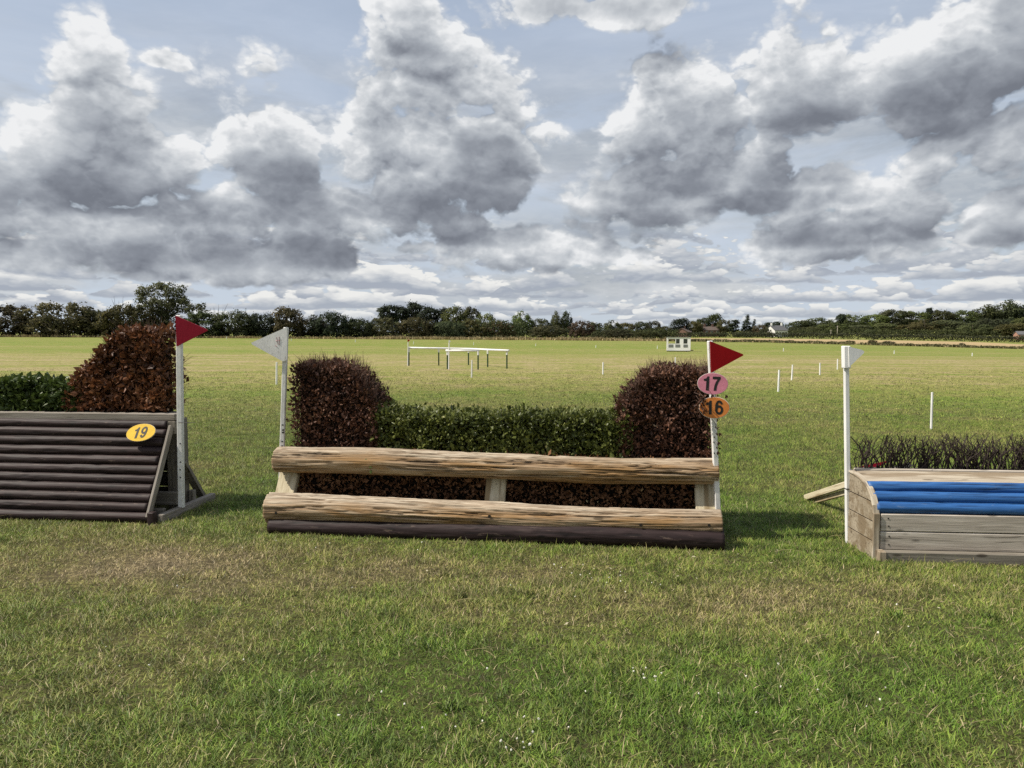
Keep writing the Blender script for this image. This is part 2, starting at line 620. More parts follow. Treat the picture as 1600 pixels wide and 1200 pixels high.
def tube(points, radii, ns=5):
    """tapered tube through points. V, faces."""
    P = [Vector(p) for p in points]
    V, Q = [], []
    for i, p in enumerate(P):
        d = (P[min(i + 1, len(P) - 1)] - P[max(i - 1, 0)])
        d, s, u = frame(d if d.length > 1e-9 else Vector((0, 0, 1)), (0.31, 0.95, 0.05))
        for k in range(ns):
            a = 2 * math.pi * k / ns
            V.append(p + (s * math.cos(a) + u * math.sin(a)) * radii[i])
    for i in range(len(P) - 1):
        for k in range(ns):
            a, b = i * ns + k, i * ns + (k + 1) % ns
            Q.append((a, b, b + ns, a + ns))
    V.append(P[0]); V.append(P[-1])
    T = []
    for k in range(ns):
        T.append(((k + 1) % ns, k, len(V) - 2))
        T.append(((len(P) - 1) * ns + k, (len(P) - 1) * ns + (k + 1) % ns, len(V) - 1))
    return np.array([v[:] for v in V]), [np.array(Q), np.array(T)]


class Bag:
    """collects pieces into one mesh."""
    def __init__(self):
        self.V, self.F, self.A, self.n = [], {}, {}, 0

    def add(self, V, faces, attrs=None):
        V = np.asarray(V, float)
        for f in faces:
            f = np.asarray(f)
            if len(f):
                self.F.setdefault(f.shape[1], []).append(f + self.n)
        for k in set(self.A) | set(attrs or {}):
            self.A.setdefault(k, [])
            self.A[k].append((self.n, attrs[k]) if attrs and k in attrs else None)
        self.V.append(V)
        self.n += len(V)
        return self

    def build(self, name, mat, parent=None, smooth=False, kind=None):
        V = np.vstack(self.V)
        attrs = {}
        for k, lst in self.A.items():
            first = next(x for x in lst if x is not None)[1]
            first = np.asarray(first)
            arr = np.zeros((len(V),) + first.shape[1:])
            for x in lst:
                if x is not None:
                    arr[x[0]:x[0] + len(x[1])] = x[1]
            attrs[k] = arr
        return part(name, V, [np.vstack(f) for f in self.F.values()], mat, parent, attrs, smooth, kind)


def leaves(P, D, N, L, W, fold=0.25):
    """leaf blades: base points P, directions D, face normals N, lengths L, widths W -> V, faces, rnd."""
    n = len(P)
    D = D / np.linalg.norm(D, axis=1, keepdims=True)
    S = np.cross(D, N)
    S = S / np.maximum(np.linalg.norm(S, axis=1, keepdims=True), 1e-6)
    U = np.cross(S, D)
    L, W = np.asarray(L)[:, None], np.asarray(W)[:, None]
    mid = P + D * L * 0.48 + U * (L * 0.10)
    V = np.stack([P, mid + S * W / 2 - U * W * fold, P + D * L, mid - S * W / 2 - U * W * fold], 1).reshape(-1, 3)
    b = np.arange(n) * 4
    T = np.concatenate([np.stack([b, b + 1, b + 2], 1), np.stack([b, b + 2, b + 3], 1)])
    return V, [T]


def runit(n):
    v = rng.normal(size=(n, 3))
    return v / np.linalg.norm(v, axis=1, keepdims=True)


# ------------------------------------------------------------------ materials
def material(name, build, rough=0.8, spec=0.3):
    m = bpy.data.materials.new(name)
    m.use_nodes = True
    nt = NT(m.node_tree)
    bs = next(n for n in nt.n if n.type == 'BSDF_PRINCIPLED')
    bs.inputs['Roughness'].default_value = rough
    bs.inputs['Specular IOR Level'].default_value = spec
    build(nt, bs)
    return m


def bump(nt, bs, h, dist=0.004, strength=1.0):
    b = nt.new('ShaderNodeBump')
    b.inputs['Strength'].default_value = strength
    b.inputs['Distance'].default_value = dist
    nt.put(b.inputs['Height'], h)
    nt.l.new(b.outputs[0], bs.inputs['Normal'])


def attr(nt, name, out='Vector'):
    nd = nt.new('ShaderNodeAttribute')
    nd.attribute_name = name
    return nd.outputs[out]


def geo(nt, out='Position'):
    return nt.new('ShaderNodeNewGeometry').outputs[out]


def wood_mat(name, stops, grain=70.0, dirt=(0.05, 0.035, 0.02), rough=0.85, spec=0.2, patch=None, bump_d=0.003, knots=True, crackcol=None, bleach=None, scuff=None):
    def build(nt, bs):
        g = attr(nt, 'grain')
        gs = nt.vmath('MULTIPLY', g, (1.6, grain, grain))
        wob = nt.noise(nt.vmath('MULTIPLY', g, (1.2, 6, 6)), 1.0, 3, 0.5)
        gs2 = nt.vmath('ADD', gs, nt.comb(0.0, nt.math('MULTIPLY', wob, 6.0), nt.math('MULTIPLY', wob, 4.0)))
        n1 = nt.noise(gs2, 1.0, 5, 0.62)
        n2 = nt.noise(nt.vmath('MULTIPLY', g, (1.5, 9, 9)), 1.0, 4, 0.55)
        f = nt.math('ADD', nt.math('MULTIPLY', n1, 0.55), nt.math('MULTIPLY', n2, 0.45))
        c = nt.ramp(nt.maprange(f, 0.30, 0.70, smooth=False), stops)
        if patch:
            pn = nt.noise(nt.vmath('MULTIPLY', g, (1.1, 7, 7)), 1.3, 5, 0.6)
            c = nt.mix(nt.maprange(pn, 0.47, 0.60), c, nt.mix(n1, patch, tuple(v * 0.62 for v in patch)))
        fine = nt.maprange(n1, 0.30, 0.42, 1.0, 0.0)
        c = nt.mix(nt.math('MULTIPLY', fine, 0.75), c, dirt)
        if knots:
            kv = nt.vor(nt.vmath('MULTIPLY', g, (3.2, 10, 10)), 1.0)
            c = nt.mix(nt.math('MULTIPLY', nt.maprange(kv, 0.17, 0.08), 0.75), c, dirt)
        if bleach:
            gz = nt.xyz(g)[2]
            top = nt.math('MULTIPLY', nt.maprange(nt.math('ADD', gz, nt.math('MULTIPLY', nt.math('SUBTRACT', n2, 0.5), 0.10)), 0.025, 0.105), 0.85)
            c = nt.mix(top, c, nt.mix(nt.maprange(n1, 0.35, 0.65), (0.26, 0.20, 0.14), bleach))
        if scuff:
            sn = nt.noise(nt.vmath('MULTIPLY', g, (4.0, 22, 22)), 1.6, 6, 0.7)
            c = nt.mix(nt.math('MULTIPLY', nt.maprange(sn, 0.61, 0.66), 0.8), c, scuff)
        if crackcol:
            cr = attr(nt, 'crack', 'Fac')
            c = nt.mix(nt.math('MULTIPLY', cr, 0.92), c, crackcol)
        nt.put(bs.inputs['Base Color'], c)
        bump(nt, bs, nt.math('ADD', n1, nt.math('MULTIPLY', n2, 0.6)), bump_d)
    return material(name, build, rough, spec)


M = {}
M['bare_log'] = wood_mat('bare_log', [(0, (0.15, 0.090, 0.048)), (0.45, (0.32, 0.22, 0.132)), (0.75, (0.43, 0.33, 0.22)), (1, (0.53, 0.45, 0.34))], 60, (0.07, 0.045, 0.025), 0.8, 0.25, patch=(0.36, 0.215, 0.095), bump_d=0.006, bleach=(0.56, 0.49, 0.385), crackcol=(0.028, 0.018, 0.012))
M['dark_rail'] = wood_mat('dark_rail', [(0, (0.014, 0.008, 0.008)), (0.5, (0.026, 0.015, 0.015)), (0.8, (0.042, 0.026, 0.025)), (1, (0.085, 0.062, 0.057))], 50, (0.007, 0.005, 0.005), 0.6, 0.25, bump_d=0.004, knots=True, scuff=(0.115, 0.082, 0.066), crackcol=(0.006, 0.004, 0.004))
M['grey_plank'] = wood_mat('grey_plank', [(0, (0.25, 0.215, 0.175)), (0.5, (0.435, 0.385, 0.325)), (0.8, (0.53, 0.48, 0.415)), (1, (0.61, 0.57, 0.51))], 55, (0.06, 0.05, 0.04), 0.85, 0.25, bump_d=0.003)
M['old_plank'] = wood_mat('old_plank', [(0, (0.13, 0.112, 0.09)), (0.5, (0.225, 0.20, 0.17)), (0.8, (0.29, 0.265, 0.23)), (1, (0.36, 0.335, 0.295))], 55, (0.05, 0.04, 0.03), 0.85, 0.25, bump_d=0.003)
M['pale_plank'] = wood_mat('pale_plank', [(0, (0.25, 0.205, 0.15)), (0.5, (0.40, 0.345, 0.265)), (0.8, (0.49, 0.44, 0.35)), (1, (0.57, 0.52, 0.43))], 45, (0.09, 0.065, 0.04), 0.8, 0.25, patch=(0.30, 0.235, 0.16), bump_d=0.003)
M['side_plank'] = wood_mat('side_plank', [(0, (0.165, 0.13, 0.088)), (0.5, (0.285, 0.24, 0.175)), (0.8, (0.36, 0.31, 0.235)), (1, (0.44, 0.39, 0.31))], 45, (0.07, 0.048, 0.028), 0.85, 0.2, patch=(0.24, 0.185, 0.12), bump_d=0.003)
M['frame_wood'] = wood_mat('frame_wood', [(0, (0.11, 0.095, 0.075)), (0.5, (0.185, 0.165, 0.135)), (1, (0.28, 0.255, 0.21))], 55, (0.04, 0.03, 0.022), 0.85, 0.2)
M['cream_wood'] = wood_mat('cream_wood', [(0, (0.36, 0.30, 0.19)), (0.5, (0.52, 0.46, 0.32)), (1, (0.62, 0.57, 0.44))], 55, (0.16, 0.11, 0.06), 0.8, 0.25, patch=(0.33, 0.25, 0.14))
M['blue_rail'] = wood_mat('blue_rail', [(0, (0.014, 0.060, 0.185)), (0.5, (0.026, 0.108, 0.31)), (0.85, (0.042, 0.15, 0.39)), (1, (0.09, 0.22, 0.46))], 50, (0.008, 0.028, 0.085), 0.5, 0.35, bump_d=0.003, knots=False, scuff=(0.10, 0.17, 0.30), crackcol=(0.006, 0.02, 0.06))


def paint_mat(name, base, chip, scale=14.0, thr=0.64, rough=0.5, spec=0.4, streak=True, dirt=None):
    def build(nt, bs):
        p = geo(nt)
        q = nt.vmath('MULTIPLY', p, (1.0, 1.0, 0.28)) if streak else p
        n = nt.noise(q, scale * 2.2, 6, 0.65)
        n2 = nt.noise(p, scale * 0.35, 3, 0.5)
        c = nt.mix(nt.maprange(n2, 0.3, 0.7), base, tuple(v * 0.86 for v in base))
        if dirt:
            c = nt.mix(nt.math('MULTIPLY', nt.maprange(nt.noise(q, scale * 5, 4, 0.7), 0.42, 0.75), 0.6), c, dirt)
        c = nt.mix(nt.maprange(n, thr, thr + 0.05), c, chip)
        nt.put(bs.inputs['Base Color'], c)
        bump(nt, bs, n, 0.0015)
    return material(name, build, rough, spec)


M['white_paint'] = paint_mat('white_paint', (0.76, 0.755, 0.73), (0.26, 0.23, 0.19), 16, 0.66, dirt=(0.42, 0.40, 0.36))
M['white_board'] = paint_mat('white_board', (0.82, 0.81, 0.795), (0.40, 0.37, 0.34), 16, 0.66, dirt=(0.60, 0.59, 0.57))
M['white_gloss'] = paint_mat('white_gloss', (0.80, 0.80, 0.79), (0.60, 0.59, 0.57), 10, 0.72)
M['red_board'] = paint_mat('red_board', (0.24, 0.007, 0.022), (0.30, 0.10, 0.09), 16, 0.72, 0.6, 0.15)
M['red_bright'] = paint_mat('red_bright', (0.29, 0.003, 0.006), (0.14, 0.004, 0.006), 9, 0.74, 0.6, 0.15)
M['green_leg'] = paint_mat('green_leg', (0.018, 0.055, 0.022), (0.03, 0.05, 0.03), 8, 0.75)
M['disc_pink'] = paint_mat('disc_pink', (0.62, 0.22, 0.30), (0.38, 0.20, 0.22), 20, 0.69, streak=False)
M['disc_orange'] = paint_mat('disc_orange', (0.62, 0.21, 0.045), (0.36, 0.16, 0.07), 20, 0.69, streak=False)
M['disc_yellow'] = paint_mat('disc_yellow', (0.80, 0.51, 0.025), (0.52, 0.36, 0.06), 20, 0.70, streak=False)
M['print_black'] = paint_mat('print_black', (0.012, 0.011, 0.011), (0.05, 0.045, 0.04), 20, 0.75)
M['print_grey'] = paint_mat('print_grey', (0.06, 0.055, 0.05), (0.16, 0.13, 0.06), 20, 0.70)
M['disc_rim'] = paint_mat('disc_rim', (0.70, 0.66, 0.60), (0.4, 0.35, 0.3), 20, 0.75)
M['hut_white'] = paint_mat('hut_white', (0.87, 0.86, 0.86), (0.66, 0.65, 0.65), 1.5, 0.72)
M['dark_metal'] = paint_mat('dark_metal', (0.03, 0.03, 0.03), (0.06, 0.04, 0.03), 8, 0.66)
M['iron'] = paint_mat('iron', (0.018, 0.015, 0.013), (0.05, 0.03, 0.02), 20, 0.7)
M['hut_panel'] = paint_mat('hut_panel', (0.20, 0.21, 0.21), (0.16, 0.16, 0.16), 3, 0.7)


def glass_build(nt, bs):
    nt.put(bs.inputs['Base Color'], (0.035, 0.04, 0.042))
M['glass'] = material('dark_glass', glass_build, 0.06, 0.6)


def leaf_mat(name, stops, trans=0.25, rough=0.55, spec=0.35, per_object=0.0):
    m = bpy.data.materials.new(name)
    m.use_nodes = True
    nt = NT(m.node_tree)
    bs = next(n for n in nt.n if n.type == 'BSDF_PRINCIPLED')
    out = next(n for n in nt.n if n.type == 'OUTPUT_MATERIAL')
    r = attr(nt, 'rnd', 'Fac')
    c = nt.ramp(r, stops)
    if per_object:
        oi = nt.new('ShaderNodeObjectInfo').outputs['Random']
        hs = nt.new('ShaderNodeHueSaturation')
        nt.put(hs.inputs['Hue'], nt.maprange(oi, 0, 1, 0.5 - 0.035 * per_object, 0.5 + 0.02 * per_object, smooth=False))
        nt.put(hs.inputs['Saturation'], nt.maprange(nt.math('FRACT', nt.math('MULTIPLY', oi, 7.3)), 0, 1, 1.0 - 0.3 * per_object, 1.0 + 0.05 * per_object, smooth=False))
        nt.put(hs.inputs['Value'], nt.maprange(nt.math('FRACT', nt.math('MULTIPLY', oi, 3.7)), 0, 1, 1.0 - 0.35 * per_object, 1.0 + 0.3 * per_object, smooth=False))
        nt.put(hs.inputs['Color'], c)
        c = hs.outputs[0]
    nt.put(bs.inputs['Base Color'], c)
    bs.inputs['Roughness'].default_value = rough
    bs.inputs['Specular IOR Level'].default_value = spec
    if per_object:                                        # a spray of small leaves faces outward from its bough
        vt = nt.new('ShaderNodeVectorTransform', vector_type='NORMAL', convert_from='OBJECT', convert_to='WORLD')
        nt.put(vt.inputs[0], attr(nt, 'nrm'))
        nt.put(bs.inputs['Normal'], nt.vmath('NORMALIZE', nt.vmath('ADD', nt.vmath('SCALE', geo(nt, 'Normal'), scale=0.45), vt.outputs[0])))
    tr = nt.new('ShaderNodeBsdfTranslucent')
    nt.put(tr.inputs[0], c)
    mx = nt.new('ShaderNodeMixShader')
    mx.inputs[0].default_value = trans
    nt.l.new(bs.outputs[0], mx.inputs[1])
    nt.l.new(tr.outputs[0], mx.inputs[2])
    nt.l.new(mx.outputs[0], out.inputs[0])
    return m


M['brush_leaf'] = leaf_mat('brush_leaf', [(0, (0.036, 0.016, 0.010)), (0.45, (0.084, 0.036, 0.022)), (0.8, (0.144, 0.064, 0.036)), (0.96, (0.228, 0.120, 0.072)), (1, (0.348, 0.240, 0.156))], 0.15, 0.6, 0.3)
M['beech_leaf'] = leaf_mat('beech_leaf', [(0, (0.050, 0.020, 0.011)), (0.4, (0.132, 0.053, 0.023)), (0.75, (0.220, 0.091, 0.040)), (0.95, (0.297, 0.149, 0.072)), (1, (0.396, 0.253, 0.154))], 0.2, 0.5, 0.35)
M['infill_leaf'] = leaf_mat('infill_leaf', [(0, (0.065, 0.030, 0.014)), (0.5, (0.181, 0.087, 0.041)), (0.85, (0.290, 0.152, 0.072)), (0.95, (0.435, 0.261, 0.131)), (1, (0.435, 0.362, 0.189))], 0.15, 0.65, 0.25)
M['hedge_leaf'] = leaf_mat('hedge_leaf', [(0, (0.037, 0.049, 0.009)), (0.45, (0.089, 0.107, 0.021)), (0.8, (0.145, 0.163, 0.038)), (0.95, (0.228, 0.242, 0.081)), (1, (0.376, 0.362, 0.161))], 0.22, 0.45, 0.35)
M['ivy_leaf'] = leaf_mat('ivy_leaf', [(0, (0.025, 0.038, 0.008)), (0.5, (0.056, 0.086, 0.018)), (0.85, (0.100, 0.138, 0.034)), (1, (0.22, 0.25, 0.09))], 0.22, 0.45, 0.3)
M['tree_leaf'] = leaf_mat('tree_leaf', [(0, (0.030, 0.040, 0.014)), (0.5, (0.053, 0.067, 0.022)), (1, (0.091, 0.103, 0.038))], 0.25, 0.7, 0.15, 1.0)
M['olive_leaf'] = leaf_mat('olive_leaf', [(0, (0.041, 0.043, 0.016)), (0.5, (0.074, 0.070, 0.026)), (1, (0.125, 0.114, 0.044))], 0.25, 0.7, 0.15, 0.8)
M['bright_leaf'] = leaf_mat('bright_leaf', [(0, (0.044, 0.062, 0.016)), (0.5, (0.081, 0.106, 0.031)), (1, (0.132, 0.159, 0.053))], 0.28, 0.7, 0.15, 0.7)  # pale green leaves; on the far wood the lightening stands in for haze
M['pine_leaf'] = leaf_mat('pine_leaf', [(0, (0.013, 0.019, 0.010)), (0.5, (0.023, 0.033, 0.017)), (1, (0.041, 0.055, 0.028))], 0.12, 0.75, 0.15, 0.5)
M['russet_leaf'] = leaf_mat('russet_leaf', [(0, (0.047, 0.036, 0.017)), (0.5, (0.085, 0.063, 0.031)), (1, (0.136, 0.100, 0.051))], 0.25, 0.7, 0.15, 0.6)


def bark_build(nt, bs):
    n = nt.noise(nt.vmath('MULTIPLY', geo(nt), (3, 3, 0.8)), 2.0, 5, 0.6)
    nt.put(bs.inputs['Base Color'], nt.ramp(n, [(0.3, (0.028, 0.022, 0.017)), (0.7, (0.085, 0.070, 0.055))]))
M['bark'] = material('bark', bark_build, 0.9, 0.15)


def twig_build(nt, bs):
    n = nt.noise(geo(nt), 60.0, 3, 0.6)
    nt.put(bs.inputs['Base Color'], nt.ramp(n, [(0.3, (0.018, 0.013, 0.012)), (0.7, (0.060, 0.045, 0.038))]))
M['twig'] = material('twig', twig_build, 0.75, 0.2)


def brown_twig_build(nt, bs):
    n = nt.noise(geo(nt), 60.0, 3, 0.6)
    nt.put(bs.inputs['Base Color'], nt.ramp(n, [(0.3, (0.035, 0.019, 0.014)), (0.7, (0.125, 0.072, 0.050))]))
M['brown_twig'] = material('brown_twig', brown_twig_build, 0.7, 0.25)


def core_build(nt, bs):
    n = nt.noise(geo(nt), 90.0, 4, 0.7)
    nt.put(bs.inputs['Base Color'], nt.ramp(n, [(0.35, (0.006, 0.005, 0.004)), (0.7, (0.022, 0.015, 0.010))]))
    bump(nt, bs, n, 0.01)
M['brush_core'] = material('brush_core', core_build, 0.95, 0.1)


# ---- turf: one colour field shared by the ground and the blades that grow on it
def turf_group():
    g = bpy.data.node_groups.new('turf_colour', 'ShaderNodeTree')
    g.interface.new_socket('Shift', in_out='INPUT', socket_type='NodeSocketFloat')
    g.interface.new_socket('Color', in_out='OUTPUT', socket_type='NodeSocketColor')
    g.interface.new_socket('Dry', in_out='OUTPUT', socket_type='NodeSocketFloat')
    nt = NT(g)
    gi, go = nt.new('NodeGroupInput'), nt.new('NodeGroupOutput')
    p = geo(nt)
    x, y, z = nt.xyz(p)
    p2 = nt.comb(x, y, 0.0)
    big = nt.noise(p2, 0.42, 4, 0.55)
    mid = nt.noise(p2, 1.7, 4, 0.6)
    streak = nt.noise(nt.comb(nt.math('MULTIPLY', x, 0.03), nt.math('MULTIPLY', nt.math('ADD', y, nt.math('MULTIPLY', x, 0.06)), 0.30), 0.0), 1.0, 5, 0.6)
    dry = nt.math('ADD', nt.math('MULTIPLY', nt.math('SUBTRACT', big, 0.5), 1.3), nt.math('MULTIPLY', nt.math('SUBTRACT', mid, 0.5), 1.1))
    # worn and parched places, and greener places, some beside the jumps: x, y, rx, ry, weight
    for (cx_, cy_, rx_, ry_, w_) in TURF_PATCHES:
        q = nt.vmath('MULTIPLY_ADD', p2, (1 / rx_, 1 / ry_, 0), (-cx_ / rx_, -cy_ / ry_, 0))
        f = nt.maprange(nt.vmath('LENGTH', q), 1.25, 0.2, 0.0, w_)
        dry = nt.math('ADD', dry, f)
    # distance bands left by watering and mowing
    yy = nt.math('ADD', y, nt.math('MULTIPLY', nt.math('SUBTRACT', streak, 0.5), 14.0))
    band = nt.ramp(nt.math('DIVIDE', yy, 160.0), TURF_BANDS)
    band = nt.math('SUBTRACT', nt.math('MULTIPLY', band, 2.0), 1.0)
    dry = nt.math('ADD', dry, band)
    dry = nt.math('ADD', dry, gi.outputs[0])
    dry = nt.math('ADD', dry, nt.math('MULTIPLY', nt.math('SUBTRACT', streak, 0.5), 0.7))
    # lines left by the mower, lying across the view
    ml = nt.noise(nt.comb(nt.math('MULTIPLY', x, 0.012), nt.math('MULTIPLY', nt.math('ADD', y, nt.math('MULTIPLY', x, 0.05)), 0.85), 3.0), 1.0, 4, 0.65)
    mw = nt.maprange(y, 14.0, 40.0, 0.0, 2.4)
    dry = nt.math('ADD', dry, nt.math('MULTIPLY', nt.math('SUBTRACT', ml, 0.5), mw))
    c = nt.ramp(nt.maprange(dry, -0.9, 1.1, smooth=False), [
        (0.0, (0.084, 0.152, 0.017)), (0.30, (0.140, 0.190, 0.030)), (0.55, (0.210, 0.208, 0.058)), (0.78, (0.285, 0.235, 0.112)), (1.0, (0.38, 0.30, 0.175))])
    # tufts of paler and darker grasses
    tuft = nt.noise(p2, 5.5, 4, 0.6)
    tv = nt.maprange(tuft, 0.32, 0.68, 0.66, 1.32)
    c = nt.mix(1.0, c, nt.comb(tv, tv, nt.maprange(tuft, 0.32, 0.68, 0.72, 1.36)), 'MULTIPLY')
    nt.put(go.inputs[0], c)
    nt.put(go.inputs[1], dry)
    return g


TURF_PATCHES = [
    (-1.7, 4.7, 1.5, 0.75, 0.55), (-3.0, 4.9, 1.3, 0.7, 0.55), (-1.9, 3.5, 0.8, 0.5, 0.30), (-0.1, 4.75, 0.9, 0.35, 0.32), (1.05, 4.15, 0.9, 0.5, 0.38),
    (2.2, 4.2, 1.2, 0.45, 0.30), (-0.3, 3.3, 1.2, 0.6, -0.40), (1.4, 3.0, 1.3, 0.5, -0.40), (2.2, 5.9, 0.8, 1.3, -0.55),
    (-2.4, 6.8, 0.55, 1.6, -0.45), (0.6, 2.8, 2.6, 0.9, -0.38), (2.6, 3.6, 1.2, 0.5, -0.2), (0.9, 2.6, 0.8, 0.3, -0.2), (-1.4, 2.8, 1.0, 0.4, -0.12), (2.5, 9.5, 3.5, 3.0, -0.22), (-2.5, 10, 1.5, 3.5, -0.15),
]
TURF_BANDS = [(0.0, (0.50,) * 3), (0.06, (0.42,) * 3), (0.11, (0.46,) * 3), (0.16, (0.65,) * 3), (0.27, (0.71,) * 3), (0.36, (0.63,) * 3), (0.42, (0.48,) * 3), (0.55, (0.57,) * 3), (0.66, (0.44,) * 3), (0.75, (0.50,) * 3), (1.0, (0.52,) * 3)]
TURF = turf_group()


def field_build(nt, bs):
    t = nt.new('ShaderNodeGroup')
    t.node_tree = TURF
    p = geo(nt)
    n = nt.noise(p, 26.0, 5, 0.7)
    far = nt.vmath('LENGTH', p)
    st = nt.noise(nt.vmath('MULTIPLY', p, (0.5, 3.0, 0.0)), 2.2, 5, 0.7)
    near = nt.maprange(far, 10.0, 28.0)
    blade = nt.math('ADD', nt.math('MULTIPLY', n, nt.math('SUBTRACT', 1.0, near)), nt.math('MULTIPLY', st, near))
    t.inputs[0].default_value = 0.0
    sh = nt.math('MULTIPLY', nt.math('SUBTRACT', blade, 0.5), 0.9)
    nt.put(t.inputs[0], sh)
    # soil and thatch between near blades, darkened to paint shaded depth into the gaps
    c = nt.mix(nt.maprange(n, 0.36, 0.56, 0.25, 0.85), t.outputs[0], (0.062, 0.052, 0.028))
    c = nt.mix(near, c, t.outputs[0])
    nt.put(bs.inputs['Base Color'], c)
    bump(nt, bs, blade, 0.05, 0.8)
M['field'] = material('mown_field', field_build, 0.9, 0.1)


def blade_mat():
    m = bpy.data.materials.new('grass_blade')
    m.use_nodes = True
    nt = NT(m.node_tree)
    bs = next(n for n in nt.n if n.type == 'BSDF_PRINCIPLED')
    out = next(n for n in nt.n if n.type == 'OUTPUT_MATERIAL')
    t = nt.new('ShaderNodeGroup')
    t.node_tree = TURF
    r = attr(nt, 'rnd', 'Fac')
    nt.put(t.inputs[0], nt.math('MULTIPLY', nt.math('SUBTRACT', r, 0.5), 1.25))
    c = nt.mix(nt.maprange(r, 0.93, 0.96, smooth=False), t.outputs[0], (0.36, 0.30, 0.18))
    r2 = nt.math('FRACT', nt.math('MULTIPLY', r, 37.0))
    c = nt.mix(1.0, c, nt.ramp(r2, [(0.0, (0.75, 0.75, 0.75)), (1.0, (1.65, 1.65, 1.6))]), 'MULTIPLY')
    nt.put(bs.inputs['Base Color'], c)
    bs.inputs['Roughness'].default_value = 0.55
    bs.inputs['Specular IOR Level'].default_value = 0.3
    # a sward of bent blades faces the sky on the whole
    nn = nt.vmath('NORMALIZE', nt.vmath('ADD', nt.vmath('SCALE', geo(nt, 'Normal'), scale=0.55), (0.0, 0.0, 0.62)))
    nt.put(bs.inputs['Normal'], nn)
    tr = nt.new('ShaderNodeBsdfTranslucent')
    nt.put(tr.inputs[0], c)
    mx = nt.new('ShaderNodeMixShader')
    mx.inputs[0].default_value = 0.22
    nt.l.new(bs.outputs[0], mx.inputs[1])
    nt.l.new(tr.outputs[0], mx.inputs[2])
    nt.l.new(mx.outputs[0], out.inputs[0])
    return m
M['blade'] = blade_mat()


def simple(name, stops, scale, rough=0.9, stretch=(1, 1, 1), b=0.0):
    def build(nt, bs):
        n = nt.noise(nt.vmath('MULTIPLY', geo(nt), stretch), scale, 5, 0.65)
        nt.put(bs.inputs['Base Color'], nt.ramp(n, stops))
        if b:
            bump(nt, bs, n, b)
    return material(name, build, rough, 0.15)


M['stubble'] = simple('stubble', [(0.3, (0.30, 0.215, 0.105)), (0.7, (0.43, 0.325, 0.18))], 0.6, stretch=(0.2, 1.5, 1), b=0.05)
M['brick'] = simple('brick_wall', [(0.3, (0.13, 0.078, 0.062)), (0.7, (0.20, 0.125, 0.10))], 6.0)
M['pink_brick'] = simple('pink_brick', [(0.3, (0.30, 0.16, 0.12)), (0.7, (0.40, 0.23, 0.18))], 6.0)
M['render_white'] = simple('white_render', [(0.3, (0.66, 0.66, 0.63)), (0.7, (0.78, 0.78, 0.75))], 2.0)
M['slate'] = simple('slate_roof', [(0.3, (0.085, 0.085, 0.090)), (0.7, (0.15, 0.15, 0.155))], 3.0)
M['tile_roof'] = simple('tile_roof', [(0.3, (0.085, 0.066, 0.058)), (0.7, (0.14, 0.110, 0.095))], 3.0)
M['dry_weed'] = leaf_mat('dry_weed', [(0, (0.20, 0.155, 0.08)), (0.5, (0.33, 0.26, 0.14)), (1, (0.46, 0.38, 0.22))], 0.25, 0.8, 0.1)
M['green_weed'] = leaf_mat('green_weed', [(0, (0.045, 0.05, 0.02)), (0.5, (0.10, 0.10, 0.045)), (1, (0.22, 0.19, 0.105))], 0.25, 0.8, 0.1)
M['clover'] = material('clover_white', lambda nt, bs: nt.put(bs.inputs['Base Color'], (0.62, 0.60, 0.52)), 0.8, 0.1)
M['fallen_leaf'] = leaf_mat('fallen_leaf', [(0, (0.16, 0.12, 0.06)), (0.5, (0.34, 0.29, 0.18)), (1, (0.48, 0.44, 0.32))], 0.2, 0.6, 0.2)


# ------------------------------------------------------------------ ground
def build_field():
    ang = np.radians(np.concatenate([np.arange(-62, 62.1, 1.0), np.arange(66, 298 - 0.1, 4.0)]))
    rad = [0.6]
    while rad[-1] < 3000:
        rad.append(rad[-1] * 1.055 + 0.05)
    rad = np.array(rad)
    R, A = np.meshgrid(rad, ang, indexing='ij')
    X, Y = R * np.sin(A), R * np.cos(A)
    Z = height(X, Y)
    V = np.stack([X, Y, Z], -1).reshape(-1, 3)
    nr, na = len(rad), len(ang)
    i = np.arange((nr - 1) * na).reshape(nr - 1, na)
    j = np.roll(i, -1, axis=1)
    Q = np.stack([i, i + na, j + na, j], -1).reshape(-1, 4)[:, ::-1]
    V = np.vstack([V, [[0, 0, 0]]])
    k = np.arange(na)
    T = np.stack([k, np.roll(k, -1), np.full(na, len(V) - 1)], -1)[:, ::-1]
    part('field', V, [Q, T], M['field'], None, smooth=True, kind='structure')


build_field()


def build_stubble():
    pxs = np.linspace(868, 1640, 60)
    ts = np.linspace(0, 1, 16)
    Y0 = 158 + 6 * (fbm(pxs * 0.02, 0, 0, 2, 5) - 0.5)
    Y1 = np.interp(pxs, [868, 960, 1200, 1520, 1600], [200, 255, 292, 292, 240])
    Yg = Y0[None] + (Y1 - Y0)[None] * ts[:, None]
    X = (pxs[None] - CX) / F * Yg
    Z = height(X, Yg) + 0.10
    V = np.stack([X, Yg, Z], -1).reshape(-1, 3)
    n, m = Yg.shape
    i = np.arange(n * m).reshape(n, m)
    Q = np.stack([i[:-1, :-1], i[:-1, 1:], i[1:, 1:], i[1:, :-1]], -1).reshape(-1, 4)
    part('stubble_field', V, [Q], M['stubble'], None, smooth=True, kind='structure')


build_stubble()


